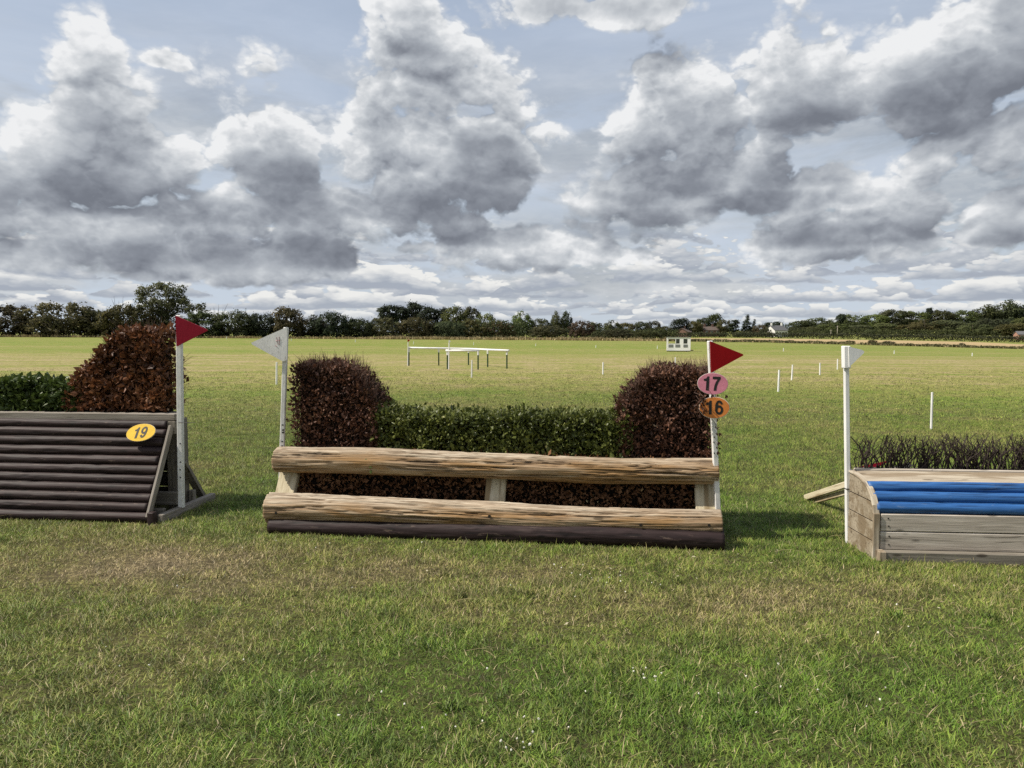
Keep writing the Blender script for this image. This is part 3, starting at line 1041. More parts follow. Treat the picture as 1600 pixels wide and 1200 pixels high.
# ------------------------------------------------------------------ trees
def clump_crown(centres, radii, n, size, rnd_seed, flat=0.55, up=0.25):
    w = radii ** 2
    idx = rng.choice(len(centres), n, p=w / w.sum())
    d = runit(n)
    d[:, 2] = np.where(d[:, 2] < -0.5, -d[:, 2], d[:, 2])
    r = radii[idx] * rng.uniform(0.45, 1.0, n) ** 0.5
    P = centres[idx] + d * r[:, None]
    N = d + runit(n) * flat
    D = np.cross(N, runit(n))
    D[:, 2] += up * 0.3
    L = size * rng.uniform(0.6, 1.35, n)
    V, T = leaves(P, D, N / np.linalg.norm(N, axis=1, keepdims=True), L, L * 0.75, 0.15)
    cl = rng.uniform(0, 1, len(centres))
    rnd = np.clip(0.55 * cl[idx] + 0.45 * rng.uniform(0, 1, n), 0, 1)
    nr = d + 0.6 * (P - centres.mean(0)) / np.maximum(np.linalg.norm(P - centres.mean(0), axis=1, keepdims=True), 1e-3)
    return V, T, np.repeat(rnd, 4), np.repeat(nr / np.linalg.norm(nr, axis=1, keepdims=True), 4, axis=0)


def ellipsoid_points(n, c, r, inner=0.55, zmin=0.0):
    d = runit(n)
    k = rng.uniform(inner, 1.0, n) ** 0.7
    P = np.array(c) + d * np.array(r) * k[:, None]
    P[:, 2] = np.maximum(P[:, 2], zmin)
    return P


def limb_mesh(height_, spread, top, lean=0.05, n=7, r=0.022):
    bag = Bag()
    a = rng.uniform(0, 6.28)
    pts = [(0, 0, -0.03), (0.01, 0, top * 0.3), (lean * math.cos(a), lean * math.sin(a), top * 0.75), (lean * 1.2 * math.cos(a), lean * 1.2 * math.sin(a), height_)]
    V, fs = tube(pts, [r * 1.35, r, r * 0.7, r * 0.15], 6)
    bag.add(V, fs)
    for k in range(n):
        a = rng.uniform(0, 6.28)
        z0 = top * rng.uniform(0.35, 0.9)
        e = spread * rng.uniform(0.6, 1.0)
        z1 = z0 + rng.uniform(0.12, 0.34)
        V, fs = tube([(0, 0, z0), (e * 0.45 * math.cos(a), e * 0.45 * math.sin(a), z0 + (z1 - z0) * 0.6), (e * math.cos(a), e * math.sin(a), z1)], [r * 0.55, r * 0.35, r * 0.08], 5)
        bag.add(V, fs)
    return bag


def tree_proto(kind, n, size):
    if kind == 'round':
        c = np.vstack([ellipsoid_points(60, (0, 0, 0.56), (0.44, 0.44, 0.34), 0.6), ellipsoid_points(30, (0, 0, 0.28), (0.42, 0.42, 0.18), 0.6, 0.08)])
        r = rng.uniform(0.08, 0.14, len(c)); limb = limb_mesh(0.85, 0.34, 0.62)
    elif kind == 'bush':
        c = np.vstack([ellipsoid_points(90, (0, 0, 0.50), (0.92, 0.70, 0.38), 0.6, 0.08), ellipsoid_points(50, (0, 0, 0.20), (0.98, 0.72, 0.20), 0.7, 0.08)])
        r = rng.uniform(0.08, 0.16, len(c)); limb = limb_mesh(0.7, 0.7, 0.4, n=12, r=0.016)
    elif kind == 'ragged':
        c = np.vstack([ellipsoid_points(64, (0, 0, 0.47), (0.66, 0.6, 0.40), 0.5, 0.06), ellipsoid_points(26, (0, 0, 0.15), (0.66, 0.6, 0.14), 0.7, 0.06), ellipsoid_points(14, (0, 0, 0.86), (0.40, 0.40, 0.10), 0.3)])
        r = rng.uniform(0.06, 0.12, len(c)); limb = limb_mesh(0.9, 0.5, 0.5, n=11, r=0.014)
    elif kind == 'pine':
        c = np.vstack([ellipsoid_points(26, (0, 0, 0.72), (0.24, 0.24, 0.24), 0.3), ellipsoid_points(16, (0, 0, 0.45), (0.22, 0.22, 0.20), 0.5)])
        r = rng.uniform(0.07, 0.12, len(c)); limb = limb_mesh(0.9, 0.22, 0.75, n=6, r=0.018)
    elif kind == 'conifer':
        z = np.linspace(0.10, 0.97, 46)
        a = rng.uniform(0, 6.28, 46)
        e = 0.21 * (1.02 - z) ** 0.9 * rng.uniform(0.6, 1.1, 46)
        c = np.stack([e * np.cos(a), e * np.sin(a), z], 1)
        r = 0.02 + 0.085 * (1.05 - z); limb = limb_mesh(0.95, 0.10, 0.9, n=3, r=0.014)
    elif kind == 'poplar':
        z = np.linspace(0.12, 0.95, 40)
        a = rng.uniform(0, 6.28, 40)
        e = 0.10 * np.sin(np.pi * np.clip(z, 0.1, 0.97)) ** 0.6 * rng.uniform(0.3, 1.0, 40)
        c = np.stack([e * np.cos(a), e * np.sin(a), z], 1)
        r = rng.uniform(0.04, 0.075, 40); limb = limb_mesh(0.9, 0.08, 0.85, n=5, r=0.014)
    elif kind == 'oak':
        c = np.vstack([ellipsoid_points(80, (-0.06, 0, 0.66), (0.42, 0.38, 0.31), 0.62), ellipsoid_points(44, (0.26, 0, 0.44), (0.44, 0.36, 0.24), 0.6, 0.1), ellipsoid_points(34, (-0.26, 0, 0.36), (0.34, 0.32, 0.20), 0.6, 0.08), ellipsoid_points(30, (0, 0, 0.2), (0.55, 0.4, 0.18), 0.6, 0.06)])
        r = rng.uniform(0.045, 0.085, len(c)); limb = limb_mesh(0.85, 0.42, 0.6, n=14, r=0.020)
    V, T, rnd, nrm = clump_crown(c, r, n, size, 0)
    # loose sprays that break the outline
    ns = n // 9
    k = rng.integers(0, len(c), ns)
    d = runit(ns); d[:, 2] = np.abs(d[:, 2])
    P = c[k] + d * (r[k] * rng.uniform(1.0, 1.5, ns))[:, None]
    V2, T2 = leaves(P, d, runit(ns), size * rng.uniform(0.6, 1.2, ns), size * 0.5 * np.ones(ns))
    crown = Bag().add(V, T, {'rnd': rnd, 'nrm': nrm}).add(V2, T2, {'rnd': np.repeat(rng.uniform(0, 1, ns), 4), 'nrm': np.repeat(d, 4, axis=0)})
    top = np.percentile(np.vstack(crown.V)[:, 2], 99.3)
    wid = np.percentile(np.abs(np.vstack(crown.V)[:, 0]), 98.5)
    return crown, limb, top, wid


def proto_meshes(kind, n, size):
    crown, limb, top, wid = tree_proto(kind, n, size)
    cm = fast_mesh('crown', np.vstack(crown.V), [np.vstack(f) for f in crown.F.values()],
                   {k: np.concatenate([x[1] for x in crown.A[k]]) for k in ('rnd', 'nrm')})
    lm = fast_mesh('trunk', np.vstack(limb.V), [np.vstack(f) for f in limb.F.values()], smooth=True)
    lm.materials.append(M['bark'])
    return cm, lm, top, wid


PROTO = {}
for kind_, cnt, n_, size_ in (('round', 4, 4200, 0.052), ('bush', 4, 6500, 0.060), ('ragged', 2, 4600, 0.055), ('pine', 2, 2000, 0.055), ('conifer', 1, 1700, 0.045), ('poplar', 1, 1500, 0.040), ('oak', 1, 11000, 0.030)):
    PROTO[kind_] = [proto_meshes(kind_, n_, size_) for _ in range(cnt)]
_crown_mats = {}


def tree(px, base, top, wpx, Y, kind, mat, label, group=None, name=None):
    g = at(px, base, Y)
    gz = hz(g.x, g.y)
    h = at(px, top, Y).z - gz
    w = wpx / F * Y
    cm, lm, ptop, pwid = PROTO[kind][int(rng.integers(len(PROTO[kind])))]
    key = (cm.name, mat)
    if key not in _crown_mats:
        c2 = cm.copy()
        c2.materials.clear()
        c2.materials.append(M[mat])
        _crown_mats[key] = c2
    sz = h / ptop
    sxy = w / 2 / pwid
    nm = name or {'pine': 'pine_tree', 'conifer': 'conifer_tree', 'poplar': 'poplar_tree', 'bush': 'hedgerow_bush', 'ragged': 'hedgerow_bush'}.get(kind, 'broadleaf_tree')
    t = thing(nm, (g.x, g.y, gz), label, 'bush' if nm.endswith('bush') else 'tree', group)
    rz = rng.uniform(0, 6.28) if kind != 'oak' else 0.0
    if kind == 'bush':
        rz = rng.choice([0.0, math.pi]) + rng.normal() * 0.15
    for nme, me in (('trunk', lm), ('crown', _crown_mats[key])):
        o = link(nme, me, None, t)
        o.rotation_euler = (0, 0, rz)
        o.scale = (sxy, 0.5 * (sxy + max(sxy, sz)) if kind == 'bush' else sxy, sz)
    return t


HG = 'bushes of the hedgerow along the far edge of the field'
DG = 'trees behind the rough grass strip in the middle distance'
WG = 'trees of the wood on the rising ground behind the stubble field'
# px, base, top, width, distance, kind, leaf, label, group
TREES = [
    (-70, 527, 484, 110, 152, 'bush', 'olive_leaf', 'olive bush beyond the end of the hedgerow, past the first round bush', HG),
    (14, 527, 477, 78, 152, 'ragged', 'olive_leaf', 'olive bush with uneven top beside the widest bush of the hedgerow', HG),
    (92, 527, 474, 122, 153, 'bush', 'olive_leaf', 'broad olive bush, widest of the hedgerow, two bushes before the tall spreading tree', HG),
    (150, 527, 486, 60, 155, 'ragged', 'tree_leaf', 'low dark bush in a dip just after the widest hedgerow bush', HG),
    (197, 527, 478, 86, 152, 'bush', 'olive_leaf', 'rounded olive hedgerow bush touching the near side of the tall spreading tree', HG),
    (262, 527, 443, 112, 158, 'oak', 'tree_leaf', 'tall spreading broadleaf tree standing well above the hedgerow behind the crimson flag', None),
    (318, 527, 488, 74, 152, 'ragged', 'tree_leaf', 'dark ragged bush under the far shoulder of the tall spreading tree', HG),
    (368, 527, 487, 78, 153, 'bush', 'tree_leaf', 'dark hedgerow bush halfway between the crimson flag and the white triangle flag', HG),
    (412, 527, 491, 60, 154, 'bush', 'pine_leaf', 'very dark low hedgerow bush right behind the white triangle flag', HG),
    (451, 527, 481, 46, 151, 'round', 'olive_leaf', 'small pointed olive tree rising from the hedge just past the white flag post', None),
    (484, 527, 497, 46, 153, 'bush', 'olive_leaf', 'low olive hedgerow bush between the small pointed tree and the dark domed bush', HG),
    (521, 527, 489, 70, 153, 'bush', 'pine_leaf', 'dark domed hedgerow bush with a spiky shoot on its crown', HG),
    (560, 527, 499, 52, 154, 'bush', 'tree_leaf', 'low dark hedgerow bush just after the dark domed bush', HG),
    (600, 528, 497, 56, 156, 'ragged', 'olive_leaf', 'low olive bush at the foot of the first tall pine', HG),
    (648, 528, 497, 62, 158, 'bush', 'olive_leaf', 'rounded olive bush in front of the middle of the pine clump', HG),
    (697, 529, 503, 60, 160, 'bush', 'tree_leaf', 'low dark bush in front of the far end of the pine clump', HG),
    (738, 529, 500, 56, 165, 'ragged', 'olive_leaf', 'olive bush behind the white running rails', HG),
    (780, 530, 502, 50, 168, 'bush', 'russet_leaf', 'brownish bush between the running rails and the pale green round tree', HG),
    (603, 525, 477, 27, 230, 'pine', 'pine_leaf', 'first dark pine at the near end of the pine clump, shorter than its neighbour', None),
    (627, 525, 478, 30, 232, 'pine', 'pine_leaf', 'second dark pine of the clump, beside the tallest pine', None),
    (647, 525, 472, 28, 236, 'pine', 'pine_leaf', 'tallest dark pine standing at the middle of the pine clump', None),
    (669, 525, 479, 30, 232, 'pine', 'pine_leaf', 'dark pine with flat crown just after the tallest pine', None),
    (690, 525, 482, 26, 235, 'round', 'pine_leaf', 'dark rounded tree between the pines and the green broadleaf trees', None),
    (712, 525, 480, 44, 230, 'round', 'tree_leaf', 'broad green tree at the far end of the pine clump', None),
    (736, 525, 481, 28, 238, 'round', 'tree_leaf', 'green tree with a small pointed top, last high crown of the pine clump', None),
    (757, 526, 491, 34, 228, 'round', 'bright_leaf', 'lower green tree sloping down from the pine clump', None),
    (795, 528, 506, 36, 240, 'bush', 'tree_leaf', 'low dark bush before the pale green round tree', DG),
    (816, 528, 487, 30, 250, 'round', 'bright_leaf', 'pale green round tree standing above its neighbours beyond the running rails', None),
    (846, 529, 499, 36, 255, 'round', 'tree_leaf', 'mid green tree between the pale round tree and the twin tall trees', None),
    (871, 529, 487, 20, 265, 'round', 'tree_leaf', 'first of two slim tall trees standing side by side', None),
    (886, 529, 487, 16, 267, 'round', 'tree_leaf', 'second of two slim tall trees standing side by side', None),
    (858, 529, 509, 56, 235, 'bush', 'olive_leaf', 'low olive bush in front of the two slim tall trees', DG),
    (910, 530, 502, 40, 238, 'bush', 'russet_leaf', 'wide russet brown bush, the most reddish in the middle distance', None),
    (929, 529, 504, 26, 262, 'round', 'tree_leaf', 'dark tree peeping out behind the wide russet bush', DG),
    (932, 531, 518, 18, 225, 'bush', 'bright_leaf', 'small light green bush at the foot of the wide russet bush', None),
    (957, 529, 501, 26, 265, 'round', 'tree_leaf', 'round dark tree, first of the line between the russet bush and the white hut', DG),
    (978, 529, 505, 28, 268, 'round', 'olive_leaf', 'olive tree, second of the line between the russet bush and the white hut', DG),
    (1003, 529, 503, 22, 270, 'round', 'tree_leaf', 'dark tree, third of the line between the russet bush and the white hut', DG),
    (1020, 529, 502, 24, 268, 'round', 'tree_leaf', 'rounded tree, fourth of the line between the russet bush and the white hut', DG),
    (1038, 529, 510, 22, 266, 'round', 'tree_leaf', 'low dark tree just before the white hut', DG),
    (965, 530, 514, 50, 240, 'bush', 'tree_leaf', 'low dark bush under the middle of the tree line before the white hut', DG),
    (1010, 530, 516, 46, 242, 'bush', 'tree_leaf', 'low dark bush under the end of the tree line before the white hut', DG),
    (1062, 528, 498, 30, 345, 'round', 'pine_leaf', 'large dark round tree standing over the brown tiled gable above the white hut', None),
    (1086, 528, 502, 24, 350, 'round', 'olive_leaf', 'dull olive tree between the two brick buildings', None),
    (1098, 527, 497, 20, 375, 'round', 'tree_leaf', 'slim ragged tree rising behind the long brick house', None),
    (1115, 527, 491, 24, 378, 'round', 'tree_leaf', 'tallest round tree rising behind the long brick house', None),
    (1133, 527, 500, 26, 350, 'round', 'olive_leaf', 'olive tree at the far gable of the long brick house', None),
    (1148, 527, 500, 17, 345, 'poplar', 'pine_leaf', 'dark upright cypress past the long brick house', None),
    (1167, 527, 492, 20, 350, 'conifer', 'pine_leaf', 'tallest pointed conifer between the brick house and the white house', None),
    (1178, 527, 499, 12, 355, 'conifer', 'pine_leaf', 'smaller pointed conifer beside the tallest conifer', None),
    (1187, 528, 508, 22, 345, 'round', 'russet_leaf', 'dark purplish bushy tree beside the smaller conifer', None),
    (1197, 528, 513, 18, 340, 'bush', 'tree_leaf', 'low round green bush against the near end of the white house', None),
    (1163, 528, 517, 34, 335, 'bush', 'tree_leaf', 'low green bush at the foot of the conifers', None),
    (1208, 526, 503, 30, 395, 'round', 'pine_leaf', 'dark tree rising directly behind the white house', None),
    (1240, 527, 511, 30, 372, 'bush', 'tree_leaf', 'dark bush against the gable end of the white house', WG),
    (1250, 524, 501, 34, 410, 'round', 'tree_leaf', 'dark crown at the low start of the wood, just past the white house', None), (1281, 523, 497, 46, 415, 'round', 'bright_leaf', 'broad crown of the wood between the white house and the slim dark pine', None),
    (1312, 523, 491, 16, 412, 'pine', 'pine_leaf', 'slim dark pine standing above the low start of the wood', None),
    (1332, 522, 492, 40, 420, 'round', 'bright_leaf', 'rounded crown on the skyline just after the slim dark pine', None), (1366, 520, 492, 40, 425, 'round', 'bright_leaf', 'crown on the skyline above the small yellow green bush', None),
    (1396, 520, 485, 48, 430, 'round', 'tree_leaf', 'full crown on the skyline above the light green front tree', None), (1425, 520, 487, 46, 435, 'round', 'bright_leaf', 'skyline crown just before the thin twin spires', None),
    (1448, 518, 482, 8, 440, 'poplar', 'pine_leaf', 'slightly shorter of the two thin spires above the wood', None),
    (1453, 518, 481, 8, 441, 'poplar', 'pine_leaf', 'slightly taller of the two thin spires above the wood', None),
    (1470, 518, 485, 36, 440, 'round', 'tree_leaf', 'skyline crown just after the thin twin spires', None), (1502, 516, 486, 46, 442, 'round', 'bright_leaf', 'wide skyline crown second after the thin twin spires', None),
    (1535, 516, 477, 44, 446, 'round', 'tree_leaf', 'tall skyline crown next to the highest crown of the wood', None),
    (1567, 515, 470, 48, 450, 'round', 'tree_leaf', 'highest broad crown on the skyline of the wood', None),
    (1598, 515, 477, 40, 450, 'round', 'pine_leaf', 'very dark crown just past the highest crown of the wood', None), (1640, 515, 478, 50, 452, 'round', 'tree_leaf', 'skyline tree at the far end of the wood, two past the highest crown', None),
    (1262, 527, 511, 42, 385, 'round', 'tree_leaf', 'front tree of the wood nearest the white house', None), (1300, 526, 504, 46, 390, 'round', 'bright_leaf', 'front tree behind the taller utility pole', None),
    (1338, 526, 508, 44, 392, 'round', 'tree_leaf', 'front tree of the wood just before the small yellow green bush', None),
    (1357, 529, 515, 15, 345, 'bush', 'bright_leaf', 'small yellow green bush at the foot of the wood beside the pole', None),
    (1385, 528, 505, 34, 365, 'round', 'bright_leaf', 'light green rounded front tree of the wood, next to the small yellow green bush', None),
    (1420, 528, 507, 36, 362, 'round', 'olive_leaf', 'olive tree in the front row of the wood, next after the light green one', None),
    (1447, 527, 500, 44, 380, 'round', 'olive_leaf', 'dull olive tree of the second row below the thin twin spires', None), (1482, 527, 501, 50, 375, 'round', 'bright_leaf', 'green tree of the second row between the twin spires and the pale green tree', None),
    (1522, 529, 505, 44, 355, 'round', 'bright_leaf', 'pale green tree of the front row below the highest crown of the wood', None),
    (1548, 527, 498, 44, 375, 'round', 'tree_leaf', 'green second row tree between the pale green tree and the pink house', None), (1580, 530, 506, 44, 345, 'round', 'olive_leaf', 'olive front tree partly hiding the pink house', None),
    (1604, 526, 496, 44, 385, 'round', 'bright_leaf', 'green tree standing over the pink house', None), (1640, 527, 500, 56, 375, 'round', 'tree_leaf', 'green tree beyond the far gable of the pink house', None),
   
   
   
]
for (px_, b_, t_, w_, Y_, k_, m_, lab_, grp_) in TREES:
    nm_ = None
    tree(px_, b_, t_, w_, Y_, k_, m_, lab_, grp_, nm_)

# bare shoots over the hedge and on the domed bush
for (px_, top_, n_, w_, lab_) in ((186, 461, 9, 12, 'bare grey shoots sticking up from the hedge just before the tall spreading tree'), (338, 474, 8, 14, 'dead bare branches beside the far shoulder of the tall spreading tree'), (408, 486, 6, 12, 'thin bare shoots over the hedge behind the white triangle flag'), (571, 494, 7, 12, 'thin bare shoots over the hedge before the first pine'), (506, 487, 5, 5, 'spiky upright shoot on top of the dark domed bush')):
    g_ = at(px_, 527, 153.5)
    g_.z = hz(g_.x, g_.y)
    b_ = Bag()
    h_ = at(px_, top_, 153.5).z - g_.z
    for k in range(n_):
        dx = rng.normal() * w_ / F * 150 * 0.5
        hh = h_ * rng.uniform(0.75, 1.0)
        V_, f_ = tube([g_ + Vector((dx * 0.3, 0, 0)), g_ + Vector((dx * 0.7, 0.1, hh * 0.7)), g_ + Vector((dx * 1.1 + rng.normal() * 0.3, 0, hh))], [0.07, 0.05, 0.02], 4)
        b_.add(V_, f_)
    t_ = thing('bare_shrub', g_, lab_, 'shrub')
    b_.build('branch_spray', M['bark'], t_)


# ------------------------------------------------------------------ hedge behind the stubble
def leaf_mass_line(pxs, Y, h0, depth, n, size):
    px = rng.uniform(pxs[0], pxs[1], n)
    Yj = np.interp(px, [pxs[0], pxs[1]], Y) + rng.uniform(-depth / 2, depth / 2, n)
    X = (px - CX) / F * Yj
    hh = h0 * (0.75 + 0.5 * fbm(px * 0.035, 1.5, 0, 3, 8))
    Z = height(X, Yj) + hh * rng.uniform(0.02, 1.0, n) ** 0.7
    P = np.stack([X, Yj, Z], 1)
    L = size * rng.uniform(0.6, 1.4, n)
    V, T = leaves(P, runit(n), runit(n), L, L * 0.8)
    cl = fbm(px * 0.08, Z * 1.2, 0, 2, 4)
    nr = np.stack([rng.normal(size=n) * 0.6, -np.ones(n), (Z - height(X, Yj)) / hh * 1.6], 1)
    return V, T, {'rnd': np.repeat(np.clip(cl * 0.8 + rng.uniform(-0.2, 0.3, n), 0, 1), 4), 'nrm': np.repeat(nr / np.linalg.norm(nr, axis=1, keepdims=True), 4, axis=0)}


V_, T_, r_ = leaf_mass_line((1196, 1660), (318, 306), 2.6, 2.5, 9000, 0.5)
g_ = at(1400, 530, 308)
hd = thing('field_hedge', (g_.x, g_.y, hz(g_.x, g_.y)), 'long low dark hedge running behind the pale stubble strip, below the wood', 'hedge')
part('foliage', V_, T_, M['tree_leaf'], hd, r_)
V_, T_, r_ = leaf_mass_line((1030, 1200), (326, 326), 2.2, 2.5, 3000, 0.5)
g_ = at(1120, 530, 326)
hd = thing('garden_hedge', (g_.x, g_.y, hz(g_.x, g_.y)), 'low dark garden hedge in front of the brick houses', 'hedge')
part('foliage', V_, T_, M['tree_leaf'], hd, r_)


V_, T_, r_ = leaf_mass_line((1225, 1660), (362, 345), 3.4, 14.0, 7000, 0.75)
part('woodland_undergrowth', V_, T_, M['tree_leaf'], None, r_, kind='stuff')
V_, T_, r_ = leaf_mass_line((1225, 1660), (425, 440), 5.5, 14.0, 8000, 0.85)
part('woodland_undergrowth', V_, T_, M['tree_leaf'], None, r_, kind='stuff')
V_, T_, r_ = leaf_mass_line((780, 1060), (246, 262), 3.4, 5.0, 5000, 0.5)
part('undergrowth', V_, T_, M['tree_leaf'], None, r_, kind='stuff')


# dark undergrowth beneath the old hedgerow, and rough grass on the field margin
V_, T_, r_ = leaf_mass_line((-110, 820), (155, 166), 4.0, 3.0, 14500, 0.38)
o_ = part('undergrowth', V_, T_, M['tree_leaf'], None, r_, kind='stuff')


def margin(name, px0, px1, Y0, Y1, h, n, mat, w, tmin=0.0):
    px = rng.uniform(px0, px1, n)
    Y = rng.uniform(Y0, Y1, n)
    X = (px - CX) / F * Y
    dens = fbm(px * 0.05, Y * 0.15, 3, 3, 31)
    keep = dens > rng.uniform(0.25, 0.6, n)
    px, Y, X = px[keep], Y[keep], X[keep]
    m = len(px)
    hh = h * (0.4 + 1.2 * fbm(px * 0.09, Y * 0.2, 9, 3, 77)) * rng.uniform(0.6, 1.2, m)
    P = np.stack([X, Y, height(X, Y) - 0.02], 1)
    D = np.stack([rng.normal(size=m) * 0.25, rng.normal(size=m) * 0.25, np.ones(m)], 1)
    N = np.stack([rng.normal(size=m), -np.ones(m), np.zeros(m)], 1)
    N /= np.linalg.norm(N, axis=1, keepdims=True)
    V, T = leaves(P, D, N, hh, w * rng.uniform(0.6, 1.4, m), 0.1)
    part(name, V, T, M[mat], None, {'rnd': np.repeat(rng.uniform(0, 1, m), 4)}, kind='stuff')


margin('rough_grass', -60, 640, 147, 151.5, 0.55, 5000, 'dry_weed', 0.22)
margin('rough_grass', 590, 1070, 147, 156, 0.62, 9000, 'dry_weed', 0.30)
margin('weeds', 600, 1080, 151, 158, 0.9, 900, 'green_weed', 0.50)
margin('weeds', 1040, 1660, 146, 153, 0.50, 9000, 'green_weed', 0.36)
margin('rough_grass', 1040, 1660, 146, 154, 0.45, 3500, 'dry_weed', 0.26)

# shrubs seeded on the weedy margin
for (px_, top_, w_, lab_) in ((1327, 532, 16, 'green shrub on the weedy margin, nearest the white corner flag post'), (1363, 531, 14, 'upright shrub on the weedy margin, middle one of three past the corner flag post'), (1388, 533, 20, 'low spreading shrub on the weedy margin, third past the corner flag post'), (1503, 536, 10, 'small lone shrub on the weedy margin far past the corner flag post'), (1313, 534, 8, 'tiny shrub on the weedy margin just before the white corner flag post')):
    tree(px_, 541, top_, w_, 153, 'bush', 'olive_leaf', lab_, 'shrubs on the weedy margin', 'margin_shrub')


# ------------------------------------------------------------------ houses
def gable_house(name, px, Y, w, d, eave, ridge, rot, wall, roof, label, chimneys, windows, base=528):
    g = at(px, base, Y)
    z0 = hz(g.x, g.y)
    t = thing(name, (g.x, g.y, z0), label, 'house')
    c, s = math.cos(rot), math.sin(rot)

    def W(x, y, z):
        return (g.x + x * c - y * s, g.y + x * s + y * c, z0 + z)
    hw, hd_ = w / 2, d / 2
    V = [W(-hw, -hd_, -0.5), W(hw, -hd_, -0.5), W(hw, hd_, -0.5), W(-hw, hd_, -0.5), W(-hw, -hd_, eave), W(hw, -hd_, eave), W(hw, hd_, eave), W(-hw, hd_, eave), W(-hw, 0, ridge - 0.05), W(hw, 0, ridge - 0.05)]
    part('wall', V, [np.array([(0, 1, 5, 4), (2, 3, 7, 6), (0, 3, 2, 1)]), np.array([(1, 2, 6, 9, 5), (3, 0, 4, 8, 7)])], M[wall], t)
    b = Bag()
    o, th = 0.3, 0.16
    sl = (ridge - eave) / hd_
    for sg in (-1, 1):
        ye, ze = sg * (hd_ + o), eave - o * sl
        vs = [W(-hw - o, ye, ze), W(hw + o, ye, ze), W(hw + o, 0, ridge), W(-hw - o, 0, ridge), W(-hw - o, ye, ze + th), W(hw + o, ye, ze + th), W(hw + o, 0, ridge + th), W(-hw - o, 0, ridge + th)]
        q = np.array([(0, 1, 2, 3), (4, 7, 6, 5), (0, 4, 5, 1), (1, 5, 6, 2), (3, 7, 4, 0)])
        b.add(vs, [q if sg > 0 else q[:, ::-1]])
    rf = b.build('roof', M[roof], t)
    for (cx_, ch_) in chimneys:
        V, fs, gr = box_verts(W(cx_, 0, ridge + ch_ / 2), ((c, s, 0), (-s, c, 0), (0, 0, 1)), (0.45, 0.32, ch_ / 2 + 0.4), 0.02)
        V2, f2, _ = box_verts(W(cx_, 0, ridge + ch_ + 0.25), ((c, s, 0), (-s, c, 0), (0, 0, 1)), (0.14, 0.14, 0.3), 0.02)
        ck = part('chimney', V, fs, M[wall], t)
        part('chimney_pot', V2, f2, M['tile_roof'], t)
    for (wx, wz, ww, wh, side) in windows:
        ax = ((c, s, 0), (-s, c, 0), (0, 0, 1))
        if side == 'front':
            cen, hs, hg = W(wx, -hd_ - 0.02, wz), (ww / 2 + 0.08, 0.06, wh / 2 + 0.08), (ww / 2, 0.075, wh / 2)
        else:
            cen, hs, hg = W(hw + 0.02, wx, wz), (0.06, ww / 2 + 0.08, wh / 2 + 0.08), (0.075, ww / 2, wh / 2)
        V, fs, _ = box_verts(cen, ax, hs, 0.01)
        f = part('window', V, fs, M['white_gloss'], t)
        V, fs, _ = box_verts(cen, ax, hg, 0.0)
        o2 = part('pane', V, fs, M['glass'], t)
        o2.parent = f
    return t


gable_house('white_house', 1213, 352, 8.2, 6.4, 3.1, 5.4, math.radians(24), 'render_white', 'slate', 'white rendered house with grey slate roof and two chimneys at the foot of the wood', [(-3.2, 0.9), (3.3, 1.1)], [(-2.8, 1.9, 0.8, 0.9, 'front'), (-0.8, 1.9, 0.8, 0.9, 'front'), (1.4, 1.9, 0.8, 0.9, 'front'), (3.0, 1.9, 0.7, 0.9, 'front')], 527)
gable_house('brick_house', 1112, 352, 11.0, 6.0, 3.2, 4.9, math.radians(4), 'brick', 'tile_roof', 'long red brick house with brown roof and chimneys beyond the white hut', [(-3.6, 0.9), (0.4, 0.8), (4.6, 0.9)], [(-3.5, 2.3, 0.9, 0.9, 'front'), (-1.0, 2.3, 0.9, 0.9, 'front'), (1.8, 2.3, 0.9, 0.9, 'front'), (4.0, 2.3, 0.9, 0.9, 'front')], 528)
gable_house('brick_barn', 1068, 340, 5.6, 6.0, 2.4, 4.1, math.radians(58), 'brick', 'tile_roof', 'small brick building with brown tiled gable roof half hidden above the white hut', [(1.5, 0.8)], [], 528)
gable_house('pink_house', 1600, 335, 7.0, 5.0, 2.6, 4.0, math.radians(-12), 'pink_brick', 'slate', 'pink brick house half hidden by trees at the far end of the wood', [], [(-2.0, 1.6, 0.9, 0.9, 'front'), (0.8, 1.6, 0.9, 0.9, 'front')], 532)

for (px_, top_, Y_, lab_) in ((1308, 509, 340, 'thin pale utility pole in front of the wood, the taller of two'), (1298, 515, 346, 'short thin pole in front of the wood beside the taller utility pole')):
    g_ = at(px_, 529, Y_)
    g_.z = hz(g_.x, g_.y)
    t_ = thing('utility_pole', g_, lab_, 'pole', 'poles in front of the wood')
    h_ = at(px_, top_, Y_).z - g_.z
    V_, f_ = tube([g_, g_ + Vector((0, 0, h_))], [0.13, 0.09], 8)
    part('pole', V_, f_, M['grey_plank'], t_, smooth=True)
    V_, f_, gr_ = box_verts(g_ + Vector((0, -0.12, h_ - 0.5)), ((1, 0, 0), (0, 1, 0), (0, 0, 1)), (0.6, 0.05, 0.06), 0.01)
    part('crossarm', V_, f_, M['grey_plank'], t_, {'grain': gr_})


# ------------------------------------------------------------------ small builders for the jumps
def local(o, deg, bdeg=None):
    a = math.radians(deg)
    u = Vector((math.cos(a), math.sin(a), 0))
    b = Vector((-math.sin(a), math.cos(a), 0)) if bdeg is None else Vector((math.sin(math.radians(bdeg)), math.cos(math.radians(bdeg)), 0))

    def J(s, t, z):
        return Vector(o) + u * s + b * t + Vector((0, 0, z))
    return J, u, b


